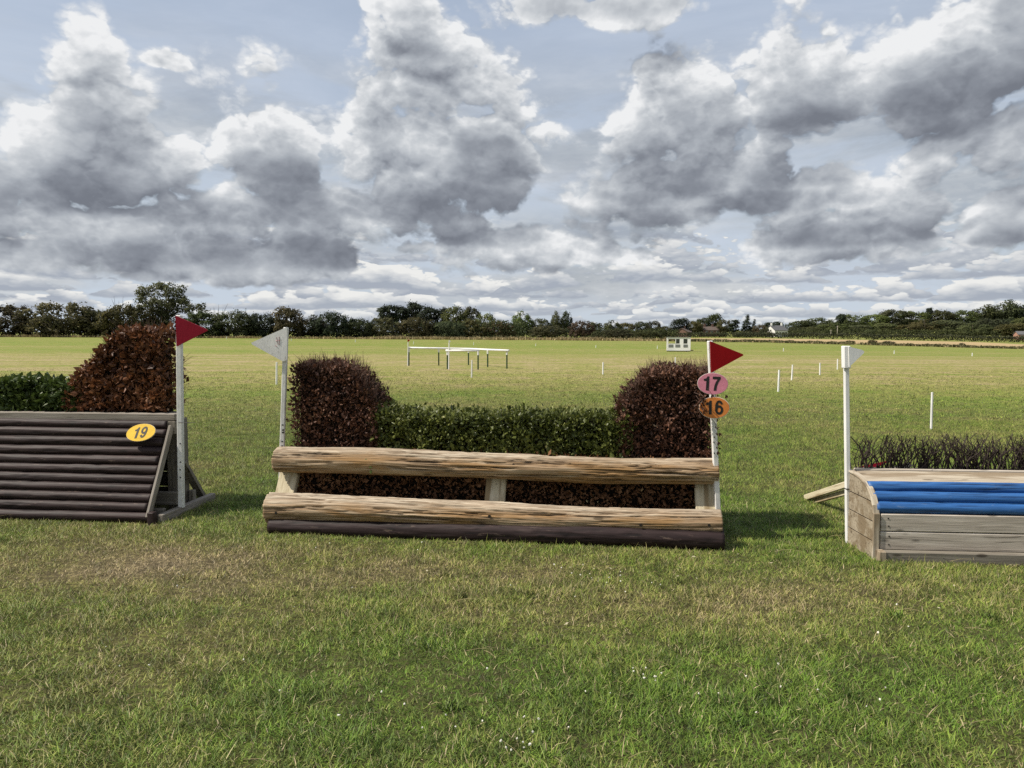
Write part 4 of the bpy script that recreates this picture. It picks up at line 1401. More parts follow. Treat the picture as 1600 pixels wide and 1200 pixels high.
def poly_board(name, pts, n, thick, mat, parent, bev=0.0, attrs=True):
    """a flat board cut to an outline (points in order), thick along n."""
    P = [Vector(p) for p in pts]
    n = Vector(n).normalized()
    c = sum(P, Vector()) / len(P)
    k = len(P)
    ins = [c + (p - c) * (1 - 0.03) for p in P] if bev else P
    rings = [[p + n * thick / 2 for p in ins], [p + n * (thick / 2 - 0.003) for p in P], [p - n * (thick / 2 - 0.003) for p in P], [p - n * thick / 2 for p in ins]] if bev else [[p + n * thick / 2 for p in P], [p - n * thick / 2 for p in P]]
    V = np.array([q[:] for r in rings for q in r])
    Q = []
    for r in range(len(rings) - 1):
        for i in range(k):
            a, b = r * k + i, r * k + (i + 1) % k
            Q.append((a, b, b + k, a + k))
    T0 = np.array([list(range(k))[::-1]])
    T1 = np.array([list(range((len(rings) - 1) * k, len(rings) * k))])
    g = (V - np.array(c[:])) + rng.uniform(-10, 10, 3)
    return part(name, V, [np.array(Q), np.vstack([T0, T1])], mat, parent, {'grain': g})


def disc_outline(c, u, v, a, b, n=40):
    return [Vector(c) + u * (a * math.cos(2 * math.pi * k / n)) + v * (b * math.sin(2 * math.pi * k / n)) for k in range(n)]


def digit_faces(ch):
    """a bold printed digit one unit high: list of quads/polygons in 2-D."""
    if ch == '1':
        return [[(0.20, 0), (0.40, 0), (0.40, 1), (0.27, 1), (0.20, 0.87)], [(0.20, 0.68), (0.20, 0.87), (0.13, 0.83), (0.02, 0.81), (0.02, 0.68)]]
    if ch == '7':
        return [[(0.02, 1), (0.02, 0.82), (0.36, 0.82), (0.56, 0.86), (0.56, 1)], [(0.36, 0.82), (0.24, 0.62), (0.42, 0.60), (0.56, 0.86)], [(0.24, 0.62), (0.15, 0.34), (0.33, 0.34), (0.42, 0.60)], [(0.15, 0.34), (0.11, 0.0), (0.30, 0.0), (0.33, 0.34)]]
    out = []
    n = 28
    ring = [(math.cos(2 * math.pi * k / n), math.sin(2 * math.pi * k / n)) for k in range(n + 1)]
    for (c0, s0), (c1, s1) in zip(ring, ring[1:]):
        out.append([(0.29 + 0.115 * c0, 0.325 + 0.165 * s0), (0.29 + 0.285 * c0, 0.325 + 0.335 * s0), (0.29 + 0.285 * c1, 0.325 + 0.335 * s1), (0.29 + 0.115 * c1, 0.325 + 0.165 * s1)])
    m = 16
    arc = [math.radians(32 + (182 - 32) * k / m) for k in range(m + 1)]
    pts = [((0.30 + 0.115 * math.cos(a), 0.52 + 0.33 * math.sin(a)), (0.30 + 0.290 * math.cos(a), 0.52 + 0.49 * math.sin(a))) for a in arc]
    pts.append(((0.175, 0.34), (0.008, 0.34)))
    for (i0, o0), (i1, o1) in zip(pts, pts[1:]):
        out.append([i0, o0, o1, i1, 'up'])
    if ch == '9':
        out = [[(0.58 - p[0], 1.0 - p[1]) if p != 'up' else p for p in f] for f in out]
    return out


def numeral(text, c, u, v, n, h, mat, parent, shear=0.0):
    V, F3, F4, F5 = [], [], [], []
    x0 = -(0.56 * len(text) + 0.08 * (len(text) - 1)) / 2 - 0.02
    for ch in text:
        for f in digit_faces(ch):
            lift = 0.0006 if f[-1] == 'up' else 0.0
            f = [p for p in f if p != 'up']
            ids = []
            for (x, y) in f:
                xx, yy = (x0 + x) * h + (y - 0.5) * h * shear, (y - 0.5) * h
                V.append((Vector(c) + u * xx + v * yy + n * lift)[:])
                ids.append(len(V) - 1)
            (F4 if len(ids) == 4 else F5).append(ids)
        x0 += 0.62
    return part('numeral', np.array(V), [np.array(F4)] * bool(F4) + [np.array(F5)] * bool(F5), mat, parent)


def number_disc(c, u, v, a, b, text, mat, nmat, label, shear=0.0, nh=1.0, off=(0, 0), roll=0.0, rim=0.004):
    u, v = u * math.cos(roll) + v * math.sin(roll), v * math.cos(roll) - u * math.sin(roll)
    n = u.cross(v).normalized()
    t = thing('number_disc', Vector(c), label, 'number sign')
    poly_board('rim', disc_outline(c, u, v, a, b), n, 0.006, M['disc_rim'], t)
    poly_board('disc', disc_outline(Vector(c) + n * 0.0035, u, v, a - rim, b - rim), n, 0.0045, mat, t)
    numeral(text, Vector(c) + n * 0.0070 + u * off[0] + v * off[1], u, v, n, nh, nmat, t, shear)
    return t


def surface_samples(n, top, s0, s1, t0, t1, z0, faces=(1.0, 0.45, 0.5, 0.35)):
    """points on a clipped hedge body: front, back, top and ends. Returns s, t, z and outward normal in (s,t,z)."""
    a_f = (s1 - s0) * 0.7
    a_t = (s1 - s0) * (t1 - t0)
    a_e = (t1 - t0) * 0.7
    w = np.array([a_f * faces[0], a_f * faces[1], a_t * faces[2] * 1.6, a_e * faces[3], a_e * faces[3]])
    k = rng.choice(5, n, p=w / w.sum())
    s, t, h = rng.uniform(s0, s1, n), rng.uniform(t0, t1, n), rng.uniform(0, 1, n)
    s = np.where(k == 3, s0, np.where(k == 4, s1, s))
    t = np.where(k == 0, t0, np.where(k == 1, t1, t))
    zt = top(s, t)
    z = np.where(k == 2, zt, z0 + (zt - z0) * h)
    N = np.zeros((n, 3))
    N[k == 0] = (0, -1, 0); N[k == 1] = (0, 1, 0); N[k == 3] = (-1, 0, 0); N[k == 4] = (1, 0, 0)
    e = 0.02
    gs = (top(s + e, t) - top(s - e, t)) / (2 * e)
    up = np.stack([-gs, np.zeros(n), np.ones(n)], 1)
    up /= np.linalg.norm(up, axis=1, keepdims=True)
    N[k == 2] = up[k == 2]
    return s, t, z, N


def brush(name, J, u, b, top, s0, s1, t0, t1, z0, n, size, mat, parent, twigs=0, depth=0.06, twig_l=0.16, droop=0.0, upright=0.6, twig_mat='brown_twig', faces=(1.0, 0.45, 0.5, 0.35), ragged=0.02):
    s, t, z, N = surface_samples(n, top, s0, s1, t0, t1, z0, faces)
    d = rng.uniform(-1.0, 0.25, n) * depth + rng.normal(size=n) * ragged * 0.6
    bump_ = (fbm(s * 6, t * 6, z * 6, 3, 13) - 0.5) * depth * 2.0
    s, t, z = s + N[:, 0] * (d + bump_), t + N[:, 1] * (d + bump_), z + N[:, 2] * (d + bump_)
    B = np.array([list(u), list(b), [0, 0, 1]])
    O = np.array(J(0, 0, 0))
    P = O + np.stack([s, t, z], 1) @ B
    Nw = N @ B
    D = runit(n) * 0.8 + Nw * 0.25
    D[:, 2] += upright - droop
    Ln = Nw * 0.9 + runit(n) * 0.9
    Ln /= np.linalg.norm(Ln, axis=1, keepdims=True)
    L = size * np.clip(rng.lognormal(-0.05, 0.33, n), 0.4, 1.9)
    V, T = leaves(P, D, Ln, L, L * rng.uniform(0.45, 0.75, n), 0.3)
    rnd = np.clip(0.55 * rng.uniform(0, 1, n) + 0.75 * (fbm(s * 4.5, t * 4.5, z * 4.5, 3, 3) - 0.22) + rng.normal(size=n) * 0.08, 0, 1)
    lb = Bag().add(V, T, {'rnd': np.repeat(rnd, 4)})
    fol = lb.build(name, mat, parent, kind='stuff')
    if twigs:
        s, t, z, N = surface_samples(twigs, top, s0, s1, t0, t1, z0, (1.1, 0.3, 1.1, 0.4))
        tb = Bag()
        for i in range(twigs):
            p = Vector(O) + Vector((np.array([s[i], t[i], z[i]]) - N[i] * 0.05) @ B)
            nn = Vector(N[i] @ B)
            l = twig_l * rng.uniform(0.5, 1.3)
            dr = (Vector((0, 0, 1)) * rng.uniform(0.5, 1.2) + nn * rng.uniform(0.0, 0.45) + Vector(rng.normal(size=3)) * 0.28).normalized()
            mid = p + dr * l * 0.5 + Vector(rng.normal(size=3)) * l * 0.07
            end = p + dr * l + Vector(rng.normal(size=3)) * l * 0.10
            V, fs = tube([p, mid, end], [0.0024, 0.0018, 0.0007], 3)
            tb.add(V, fs)
        o = tb.build('twigs', M[twig_mat], parent, kind='stuff')
        o.parent = fol
        o.name = 'twig_spray'
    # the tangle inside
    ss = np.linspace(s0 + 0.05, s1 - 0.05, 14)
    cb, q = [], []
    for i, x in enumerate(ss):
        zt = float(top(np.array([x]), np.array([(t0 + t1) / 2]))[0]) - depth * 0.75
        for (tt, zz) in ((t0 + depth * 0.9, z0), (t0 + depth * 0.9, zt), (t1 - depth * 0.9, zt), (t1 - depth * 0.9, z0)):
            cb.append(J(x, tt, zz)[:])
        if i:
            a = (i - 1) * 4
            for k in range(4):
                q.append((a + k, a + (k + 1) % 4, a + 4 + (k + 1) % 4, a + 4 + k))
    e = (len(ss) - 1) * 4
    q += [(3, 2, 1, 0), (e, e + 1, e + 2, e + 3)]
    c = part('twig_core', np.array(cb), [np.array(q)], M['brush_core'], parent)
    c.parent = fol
    return fol


def flag_post(label, group, p0, p1, w, mat='white_paint'):
    t = thing('flag_post', Vector(p0), label, 'flag post', group)
    V, fs, g = None, None, None
    d, s, u = frame(Vector(p1) - Vector(p0), (0, 1, 0))
    V, fs, g = box_verts((Vector(p0) + Vector(p1)) / 2, (d, s, u), ((Vector(p1) - Vector(p0)).length / 2, w / 2, w / 2), 0.005)
    part('post', V, fs, M[mat], t, {'grain': g})
    return t


def dots(name, pts, n, r, parent, mat='iron'):
    n = Vector(n).normalized()
    for p in pts:
        _, s, u = frame(n)
        V, fs = tube([Vector(p) - n * 0.01, Vector(p) + n * 0.003], [r, r], 8)
        part(name, V, fs, M[mat], parent)


FLAG_GROUP = 'flag posts beside the jumps'

# ================================================================== the log and brush jump in the middle
JC, uc, bc = local((-1.96, 5.62, 0), -7.45)
jump = thing('log_brush_jump', JC(1.78, 0.4, 0), 'wide jump of two bare logs in front of a brush hedge with brown raised ends', 'horse jump')


def log(name, p0, p1, r0, r1, mat, parent, rough, seed, nl=320, nr=120, wob=1.0, label=None):
    V, fs, at_ = log_mesh(p0, p1, r0, r1, nl, nr, rough, seed=seed, wob=wob)
    o = part(name, V, fs, M[mat], parent, at_, smooth=True)
    if label:
        o['label'] = label
    return o


log('ground_rail', JC(0.0, 0.055, 0.055), JC(3.56, 0.055, 0.068), 0.078, 0.084, 'dark_rail', jump, 0.006, 4, 160, 40, 0.5)
log('log', JC(-0.04, 0.11, 0.178), JC(3.55, 0.10, 0.190), 0.118, 0.090, 'bare_log', jump, 0.023, 1, label='lower bare log, thicker at one end, deeply split along the grain')
log('log', JC(-0.06, 0.32, 0.535), JC(3.55, 0.31, 0.540), 0.112, 0.098, 'bare_log', jump, 0.021, 7, label='upper bare log with golden brown underside')
for s_ in (0.015, 1.80, 3.465):
    board('support_post', JC(s_, 0.12, -0.02), JC(s_, 0.45, 0.52), 0.165, 0.05, M['cream_wood'], jump, up=uc)
for s_ in (0.2, 3.4):
    board('support_post', JC(s_, 0.66, -0.1), JC(s_, 0.66, 0.75), 0.09, 0.09, M['frame_wood'], jump, up=uc)
nf_ = -bc
dots('bolt', [JC(0.07, 0.11 - 0.116, 0.17), JC(3.45, 0.10 - 0.090, 0.185), JC(1.80, 0.0, 0.20), JC(2.95, 0.005, 0.17)], nf_, 0.011, jump)
dots('bolt', [JC(0.10, 0.32 - 0.105, 0.52), JC(3.43, 0.31 - 0.088, 0.53), JC(1.75, 0.22, 0.56), JC(1.96, 0.22, 0.565), JC(2.40, 0.22, 0.52)], nf_, 0.010, jump)


def top_left_wing(s, t):
    z = 1.325 + 0.0 * s
    z = z - 0.05 * np.clip((0.10 - s) / 0.10, 0, 1) ** 2
    return z - 0.34 * np.clip((s - 0.44) / 0.34, 0, 1) ** 2.0


def top_mid(s, t):
    return 0.925 + 0.008 * np.sin(s * 3.1) + 0.0 * t + 0.05 * np.clip((0.95 - s) / 0.2, 0, 1)


def top_right_wing(s, t):
    z = 1.30 + 0.0 * s
    return z - 0.33 * np.clip((3.10 - s) / 0.34, 0, 1) ** 1.8


brush('brown_brush', JC, uc, bc, top_left_wing, 0.03, 0.77, 0.42, 0.88, 0.48, 11500, 0.029, M['brush_leaf'], jump, 1600, 0.06, 0.13, droop=0.1)['label'] = 'brown raised end of the brush, beside the white triangle flag'
brush('brown_brush', JC, uc, bc, top_right_wing, 2.78, 3.53, 0.42, 0.88, 0.48, 11500, 0.029, M['brush_leaf'], jump, 1600, 0.06, 0.13, droop=0.1)['label'] = 'brown raised end of the brush, behind the pink and orange discs'
brush('green_hedge', JC, uc, bc, top_mid, 0.72, 2.90, 0.44, 0.86, 0.48, 19500, 0.034, M['hedge_leaf'], jump, 260, 0.055, 0.07, upright=0.25, twig_mat='twig')
brush('brush_infill', JC, uc, bc, lambda s, t: 0.62 + 0.0 * s, 0.02, 3.53, 0.40, 0.80, 0.0, 13000, 0.034, M['infill_leaf'], jump, 0, 0.045, droop=0.4, faces=(1.0, 0.4, 0.0, 0.5))
# stray sprigs of green that have grown into the brown end
brush('green_sprig', JC, uc, bc, lambda s, t: 0.97 + 0.06 * np.sin(s * 20), 2.70, 2.86, 0.40, 0.60, 0.55, 600, 0.038, M['hedge_leaf'], jump, 0, 0.05, upright=0.3)

# white triangle flag at its near end
P0, P1 = at(436.5, 800, 6.02), at(447, 511.5, 6.02)
P0.z = -0.05
t_ = flag_post('white post with a white triangle board scribbled red, at the log jump', FLAG_GROUP, P0, P1, 0.037)
Yf = 5.985
poly_board('flag', [at(448.5, 511, Yf), at(448.5, 563, Yf), at(442, 564.5, Yf), at(394, 538, Yf), at(393, 535.5, Yf)], (0, -1, 0), 0.014, M['white_board'], t_)
b_ = Bag()
for (a1, a2) in (((432, 527), (434, 538)), ((436, 526), (436.5, 539)), ((431, 533), (438, 531.5)), ((430, 540), (433, 541.5))):
    V_, f_ = tube([at(*a1, Yf - 0.0075), at(*a2, Yf - 0.0075)], [0.0028, 0.0022], 4)
    b_.add(V_, f_)
M['scribble'] = paint_mat('scribble_red', (0.42, 0.20, 0.21), (0.6, 0.5, 0.5), 60, 0.55)
b_.build('scribble', M['scribble'], t_)
dots('nail_hole', [at(441.5, 664, 5.994), at(440.8, 690, 5.994), at(440.8, 697, 5.994)], (0, -1, 0), 0.006, t_)
dots('paint_chip', [at(442.2, 672, 5.994), at(442.0, 676, 5.994)], (0, -1, 0), 0.008, t_)

# red triangle flag and the two discs at its far end
P0, P1 = at(1124, 850, 5.42), at(1109.2, 532.5, 5.42)
P0.z = -0.05
t_ = flag_post('white post with a bright red triangle board beside the pink and orange discs', FLAG_GROUP, P0, P1, 0.039)
Yf = 5.385
poly_board('flag', [at(1109.5, 533, Yf), at(1161, 553.5, Yf), at(1161, 555.5, Yf), at(1111, 582.5, Yf)], (0, -1, 0), 0.012, M['red_bright'], t_)
dots('nail_hole', [at(1116, 683, 5.394), at(1116.2, 708, 5.394), at(1115.5, 691, 5.394)], (0, -1, 0), 0.005, t_)
ux, uz = Vector((0.985, -0.17, 0)), Vector((0, 0, 1))
number_disc(at(1113.6, 599.6, 5.345), ux, uz, 0.113, 0.083, '17', M['disc_pink'], M['print_black'], 'pink oval disc with black number 17, on the post under the red triangle', nh=0.106, off=(-0.004, 0.002), roll=-0.03, rim=0.003)
number_disc(at(1116.0, 637, 5.345), ux, uz, 0.113, 0.083, '16', M['disc_orange'], M['print_black'], 'orange oval disc with black number 16, half grown over by brown brush', nh=0.106, off=(0.004, 0.002), roll=0.02, rim=0.004)
# sprigs of the brush that reach in front of the orange disc
b_, l_ = Bag(), Bag()
for i_ in range(13):
    p = at(rng.uniform(1084, 1099), rng.uniform(612, 652), 5.40)
    q = at(rng.uniform(1090, 1106), rng.uniform(614, 654), 5.325)
    V_, f_ = tube([p, (p + q) / 2 + Vector((0, -0.02, 0.01)), q], [0.002, 0.0016, 0.0008], 3)
    b_.add(V_, f_)
    n_ = 7
    tt = rng.uniform(0.3, 1, n_)[:, None]
    P_ = np.array(p)[None] * (1 - tt) + np.array(q)[None] * tt + rng.normal(size=(n_, 3)) * 0.008
    V_, f_ = leaves(P_, runit(n_), runit(n_), 0.027 * rng.uniform(0.6, 1.2, n_), 0.018 * np.ones(n_))
    l_.add(V_, f_, {'rnd': np.repeat(rng.uniform(0, 0.9, n_), 4)})
for (x0_, y0_, x1_, y1_) in ((1117, 662, 1122, 690), (1108, 615, 1134, 617), (1112, 655, 1124, 676), (1098, 604, 1112, 616), (1118, 690, 1121, 705)):
    p, q = at(x0_, y0_, 5.37), at(x1_, y1_, 5.33)
    V_, f_ = tube([p, (p + q) / 2 + Vector((0.005, -0.01, 0.01)), q], [0.002, 0.0016, 0.0009], 3)
    b_.add(V_, f_)
    V_, f_ = leaves(np.array([q[:], ((p + q) / 2)[:], q[:]]), np.array([[0.1, 0, -1.0], [0.3, 0, -1], [0.5, -0.1, -0.6]]), np.array([[0.2, -1, 0.1], [0.1, -1, 0], [-0.3, -1, 0]]), np.array([0.035, 0.025, 0.03]), np.array([0.018, 0.014, 0.016]))
    l_.add(V_, f_, {'rnd': np.repeat(np.array([0.3, 0.5, 0.2]), 4)})
sp_ = l_.build('stray_leaf', M['brush_leaf'], jump, kind='stuff')
o_ = b_.build('stray_twig', M['brown_twig'], jump, kind='stuff')

# ivy strand hanging over the upper log
b_, l_ = Bag(), Bag()
P_ = [at(573, 706, 5.86), at(575, 716, 5.745), at(576.5, 727, 5.735), at(579, 734, 5.738)]
V_, f_ = tube(P_, [0.002] * 4, 3)
l_n = np.array([p[:] for p in P_])
V2_, f2_ = leaves(l_n + np.array([0, -0.006, 0]), np.array([[0.4, -0.2, -0.6], [-0.6, -0.2, -0.5], [0.6, -0.2, -0.5], [0.2, -0.2, -1]]), np.array([[0, -1, 0.3]] * 4), np.full(4, 0.034), np.full(4, 0.026))
st_ = part('ivy_strand', V_, f_, M['brown_twig'], jump)
lv_ = part('ivy_leaf', V2_, f2_, M['ivy_leaf'], jump, {'rnd': np.full(16, 0.7)})
lv_.parent = st_

# ================================================================== the dark railed jump, number 19
JL0, ul, bl = local((-3.0, 5.92, 0), -5.8)


def JL(s, t, z):
    return JL0(s, t, z * 0.972)


jl = thing('rail_brush_jump', JL(-1.8, 0.4, 0), 'sloping jump of dark brown half-round rails topped by ivy and coppery brush', 'horse jump')
sl_ = Vector((0, 0.38, 0.87)).length
NR = 11
for i_ in range(NR):
    f = (i_ + 0.5) / NR
    tt, zz = 0.0 + 0.385 * f, 0.005 + 0.85 * f
    s1_ = -0.095 + rng.uniform(-0.012, 0.012)
    if i_ == 0:
        s1_ = -0.035
    log('half_round_rail', JL(-3.7, tt, zz), JL(s1_, tt, zz), 0.0455, 0.0435 if i_ else 0.046, 'dark_rail', jl, 0.005, 40 + i_, 150, 26, 0.25)
board('cap_board', JL(-3.7, 0.405, 0.885), JL(-0.035, 0.405, 0.885), 0.060, 0.10, M['old_plank'], jl)
board('edge_batten', JL(-0.072, -0.02, 0.05), JL(-0.055, 0.335, 0.81), 0.028, 0.055, M['old_plank'], jl, up=ul)
board('corner_block', JL(-0.12, 0.40, 0.79), JL(-0.03, 0.40, 0.79), 0.115, 0.10, M['frame_wood'], jl)
board('frame_post', JL(-0.135, 0.50, 0.0), JL(-0.135, 0.50, 0.86), 0.115, 0.06, M['frame_wood'], jl, up=ul)
board('frame_post', JL(-0.075, 0.56, 0.0), JL(-0.075, 0.56, 0.855), 0.022, 0.10, M['frame_wood'], jl, up=ul)
board('frame_post', JL(-0.30, 0.74, 0.0), JL(-0.30, 0.74, 0.86), 0.08, 0.08, M['frame_wood'], jl, up=ul)
board('bottom_rail', JL(-0.60, 0.36, 0.135), JL(-0.04, 0.36, 0.135), 0.115, 0.05, M['frame_wood'], jl)
board('bottom_rail', JL(-0.50, 0.14, 0.045), JL(-0.06, 0.20, 0.045), 0.07, 0.05, M['frame_wood'], jl)
board('foot_beam', Vector((-2.985, 5.93, 0.03)), Vector((-2.885, 6.76, 0.03)), 0.085, 0.055, M['old_plank'], jl)
board('foot_block', JL(-0.055, -0.035, 0.055), JL(0.0, -0.035, 0.055), 0.105, 0.06, M['dark_rail'], jl)
board('brace', Vector((-2.985, 6.36, 0.45)), Vector((-2.985, 6.74, 0.05)), 0.075, 0.04, M['frame_wood'], jl, up=ul)
board('brace', Vector((-2.965, 6.50, 0.0)), Vector((-2.965, 6.50, 0.16)), 0.05, 0.05, M['frame_wood'], jl, up=ul)
for i_ in range(6):
    board('back_board', JL(-3.7, 0.79, 0.07 + 0.15 * i_), JL(-0.27, 0.79, 0.07 + 0.15 * i_), 0.14, 0.02, M['frame_wood'], jl)
for s_ in (-1.2, -2.4, -3.6):
    board('frame_post', JL(s_, 0.52, 0.0), JL(s_, 0.52, 0.86), 0.09, 0.07, M['frame_wood'], jl, up=ul)
board('deck_board', JL(-3.7, 0.62, 0.872), JL(-0.22, 0.62, 0.872), 0.03, 0.32, M['frame_wood'], jl)


def top_beech(s, t):
    x = np.clip((s + 1.14) / 0.50, 0, 1)
    return 1.02 + 0.60 * (x ** 0.70) - 0.03 * np.clip((s + 0.25) / 0.2, 0, 1)


def top_ivy(s, t):
    return 1.155 + 0.02 * np.sin(s * 7)


brush('coppery_brush', JL, ul, bl, top_beech, -1.14, -0.21, 0.47, 0.77, 0.90, 8000, 0.047, M['beech_leaf'], jl, 380, 0.07, 0.15, upright=0.35)
brush('ivy_hedge', JL, ul, bl, top_ivy, -3.7, -1.04, 0.47, 0.80, 0.90, 12500, 0.052, M['ivy_leaf'], jl, 60, 0.05, 0.06, upright=0.15, twig_mat='twig')
# loose twigs at the end of the brush
b_ = Bag()
for i_ in range(34):
    p = JL(-0.20 + rng.uniform(-0.02, 0.01), rng.uniform(0.5, 0.75), rng.uniform(0.95, 1.5))
    q = p + Vector((rng.uniform(0.03, 0.16), rng.normal() * 0.05, rng.uniform(-0.02, 0.16)))
    V_, f_ = tube([p, (p + q) / 2 + Vector(rng.normal(size=3)) * 0.01, q], [0.0022, 0.0016, 0.0007], 3)
    b_.add(V_, f_)
b_.build('loose_twig', M['brown_twig'], jl, kind='stuff')

P0, P1 = at(283.5, 790, 6.22), at(280.0, 492.5, 6.22)
P0.z = 0.06
t_ = flag_post('white post with a crimson triangle board beside the coppery brush', FLAG_GROUP, P0, P1, 0.046)
Yf = 6.18
poly_board('flag', [at(274.5, 493.2, Yf), at(324, 515, Yf), at(324, 517, Yf), at(277, 541, Yf), at(276, 541, Yf)], (0, -1, 0), 0.014, M['red_board'], t_)
dots('nail_hole', [at(281.5, 693, 6.196), at(282, 722, 6.196), at(282, 746, 6.196), at(281.5, 734, 6.196)], (0, -1, 0), 0.006, t_)
V_, f_ = tube([at(279, 660, 6.19), at(305, 660, 6.20)], [0.003, 0.002], 4)
part('wire', V_, f_, M['iron'], t_)
dir_ = (JL(0, 0.385, 0.85) - JL(0, 0, 0)).normalized()
c_ = at(220.5, 676, 6.175)
number_disc(c_, ul, dir_, 0.133, 0.080, '19', M['disc_yellow'], M['print_grey'], 'yellow oval disc with slanting grey number 19, on the dark rails', shear=0.25, nh=0.098, roll=0.13, rim=0.002)

# ================================================================== the blue topped jump
JR, ur, br = local((2.60, 4.95, 0), -4.3, 0.8)
jr = thing('blue_rail_jump', JR(1.5, 0.3, 0), 'grey plank jump with three blue half-round rails and a row of dark twigs', 'horse jump')
LR = 3.3
board('plank', JR(0.012, 0.012, 0.270), JR(LR, 0.012, 0.270), 0.122, 0.03, M['grey_plank'], jr)
board('plank', JR(0.010, 0.012, 0.139), JR(LR, 0.012, 0.139), 0.128, 0.03, M['grey_plank'], jr)
board('ground_plank', JR(0.02, -0.035, 0.034), JR(LR, -0.035, 0.034), 0.085, 0.06, M['frame_wood'], jr)
board('foot_block', JR(-0.025, -0.04, 0.035), JR(0.025, -0.04, 0.035), 0.09, 0.07, M['pale_plank'], jr)
for i_, (t_c, z_c) in enumerate(((0.040, 0.372), (0.085, 0.437), (0.150, 0.495))):
    log('half_round_rail', JR(-0.012 - 0.004 * i_, t_c, z_c), JR(LR, t_c, z_c), 0.041, 0.041, 'blue_rail', jr, 0.003, 60 + i_, 140, 28, 0.2)
# top plank, laid sloping
d_ = (JR(0, 0.425, 0.555) - JR(0, 0.185, 0.520))
board('top_plank', JR(0.012, 0.305, 0.530), JR(LR, 0.305, 0.530), d_.length, 0.028, M['pale_plank'], jr, up=d_)
board('top_batten', JR(0.02, 0.445, 0.550), JR(LR, 0.445, 0.550), 0.045, 0.035, M['grey_plank'], jr)
board('trough_board', JR(0.10, 0.62, 0.50), JR(LR, 0.62, 0.50), 0.10, 0.025, M['frame_wood'], jr)
board('trough_board', JR(0.07, 0.54, 0.455), JR(LR, 0.54, 0.455), 0.02, 0.15, M['frame_wood'], jr)
for i_ in range(3):
    board('back_board', JR(0.12, 0.65, 0.08 + 0.145 * i_), JR(LR, 0.65, 0.08 + 0.145 * i_), 0.135, 0.022, M['grey_plank'], jr)
# side cut to the curve of the top
prof = [(0.0, 0.0), (0.0, 0.335), (0.012, 0.39), (0.045, 0.445), (0.09, 0.49), (0.16, 0.528), (0.24, 0.548), (0.33, 0.560), (0.435, 0.565), (0.435, 0.0)]


def clip_profile(z0, z1):
    def clip(poly, zc, keep_above):
        out = []
        for i in range(len(poly)):
            a, b = poly[i], poly[(i + 1) % len(poly)]
            ia, ib = (a[1] >= zc) == keep_above, (b[1] >= zc) == keep_above
            if ia:
                out.append(a)
            if ia != ib:
                f = (zc - a[1]) / (b[1] - a[1])
                out.append((a[0] + f * (b[0] - a[0]), zc))
        return out
    return clip(clip(prof, z0, True), z1, False)


for (z0_, z1_) in ((0.0, 0.125), (0.135, 0.265), (0.275, 0.402), (0.412, 0.57)):
    pl_ = clip_profile(z0_, z1_)
    poly_board('side_plank', [JR(-0.022, a, c) for a, c in pl_], ur, 0.026, M['side_plank'], jr)
b_ = Bag()
arc = prof[1:9]
for i_ in range(len(arc) - 1):
    a, c = arc[i_], arc[i_ + 1]
    dd = (JR(0, c[0], c[1]) - JR(0, a[0], a[1]))
    d, s, u = frame(dd, ur)
    V_, f_, g_ = box_verts((JR(-0.022, a[0], a[1]) + JR(-0.022, c[0], c[1])) / 2 + s * 0.004, (d, s, u), (dd.length / 2 + 0.003, 0.008, 0.022), 0.003)
    b_.add(V_, f_, {'grain': g_})
b_.build('curved_edge', M['pale_plank'], jr)
V_, f_, g_ = box_verts(JR(-0.022, -0.006, 0.17), (Vector((0, 0, 1)), ur, br), (0.165, 0.022, 0.008), 0.003)
part('front_edge', V_, f_, M['pale_plank'], jr, {'grain': g_})
nb_ = -br
for s_ in (0.06, 1.05, 2.1, 3.2):
    dots('nail', [JR(s_, -0.003, 0.30), JR(s_ + 0.004, -0.003, 0.245), JR(s_ + 0.01, -0.003, 0.172), JR(s_ + 0.01, -0.003, 0.112)], nb_, 0.0055, jr)
# back stays
board('back_stay', Vector((2.86, 5.72, 0.42)), Vector((2.838, 6.78, 0.02)), 0.055, 0.03, M['cream_wood'], jr)
board('back_stay', Vector((2.90, 5.72, 0.36)), Vector((2.872, 6.66, 0.015)), 0.05, 0.03, M['cream_wood'], jr)

# bundles of dark twigs standing in the trough
s_ = 0.13
while s_ < LR:
    wd = rng.uniform(0.06, 0.10)
    tb = Bag()
    for k in range(int(rng.integers(18, 25))):
        p = JR(s_ + rng.normal() * wd * 0.45, 0.545 + rng.normal() * 0.022, 0.46)
        H = rng.uniform(0.24, 0.37)
        ph, am, fr = rng.uniform(0, 6.28), rng.uniform(0.009, 0.022), rng.uniform(18, 36)
        lean = rng.normal() * 0.10
        leany = rng.normal() * 0.12
        pts, rad = [], []
        for m in range(9):
            h = H * m / 8
            spread = 1.0 + 1.0 * (m / 8)
            pts.append(p + ur * (lean * h * spread + am * math.sin(ph + fr * h) * (0.4 + m / 8)) + br * (leany * h + am * math.cos(ph * 1.7 + fr * 0.8 * h) * (0.4 + m / 8)) + Vector((0, 0, h)))
            rad.append(0.0056 * (1 - 0.55 * m / 8) * (1 + 0.25 * math.sin(h * 90 + ph)))
        V_, f_ = tube(pts, rad, 4)
        tb.add(V_, f_)
        for q in (4, 5, 6, 7):
            if rng.uniform() < 0.7:
                d = Vector((rng.normal() * 0.05, rng.normal() * 0.03, rng.uniform(0.03, 0.09)))
                V_, f_ = tube([pts[q], pts[q] + d * 0.5 + ur * rng.normal() * 0.008, pts[q] + d], [rad[q] * 0.7, rad[q] * 0.6, rad[q] * 0.3], 3)
                tb.add(V_, f_)
    tb.build('twig_bundle', M['twig'], jr, kind='stuff')
    s_ += wd * 1.25 + rng.uniform(0.0, 0.06)

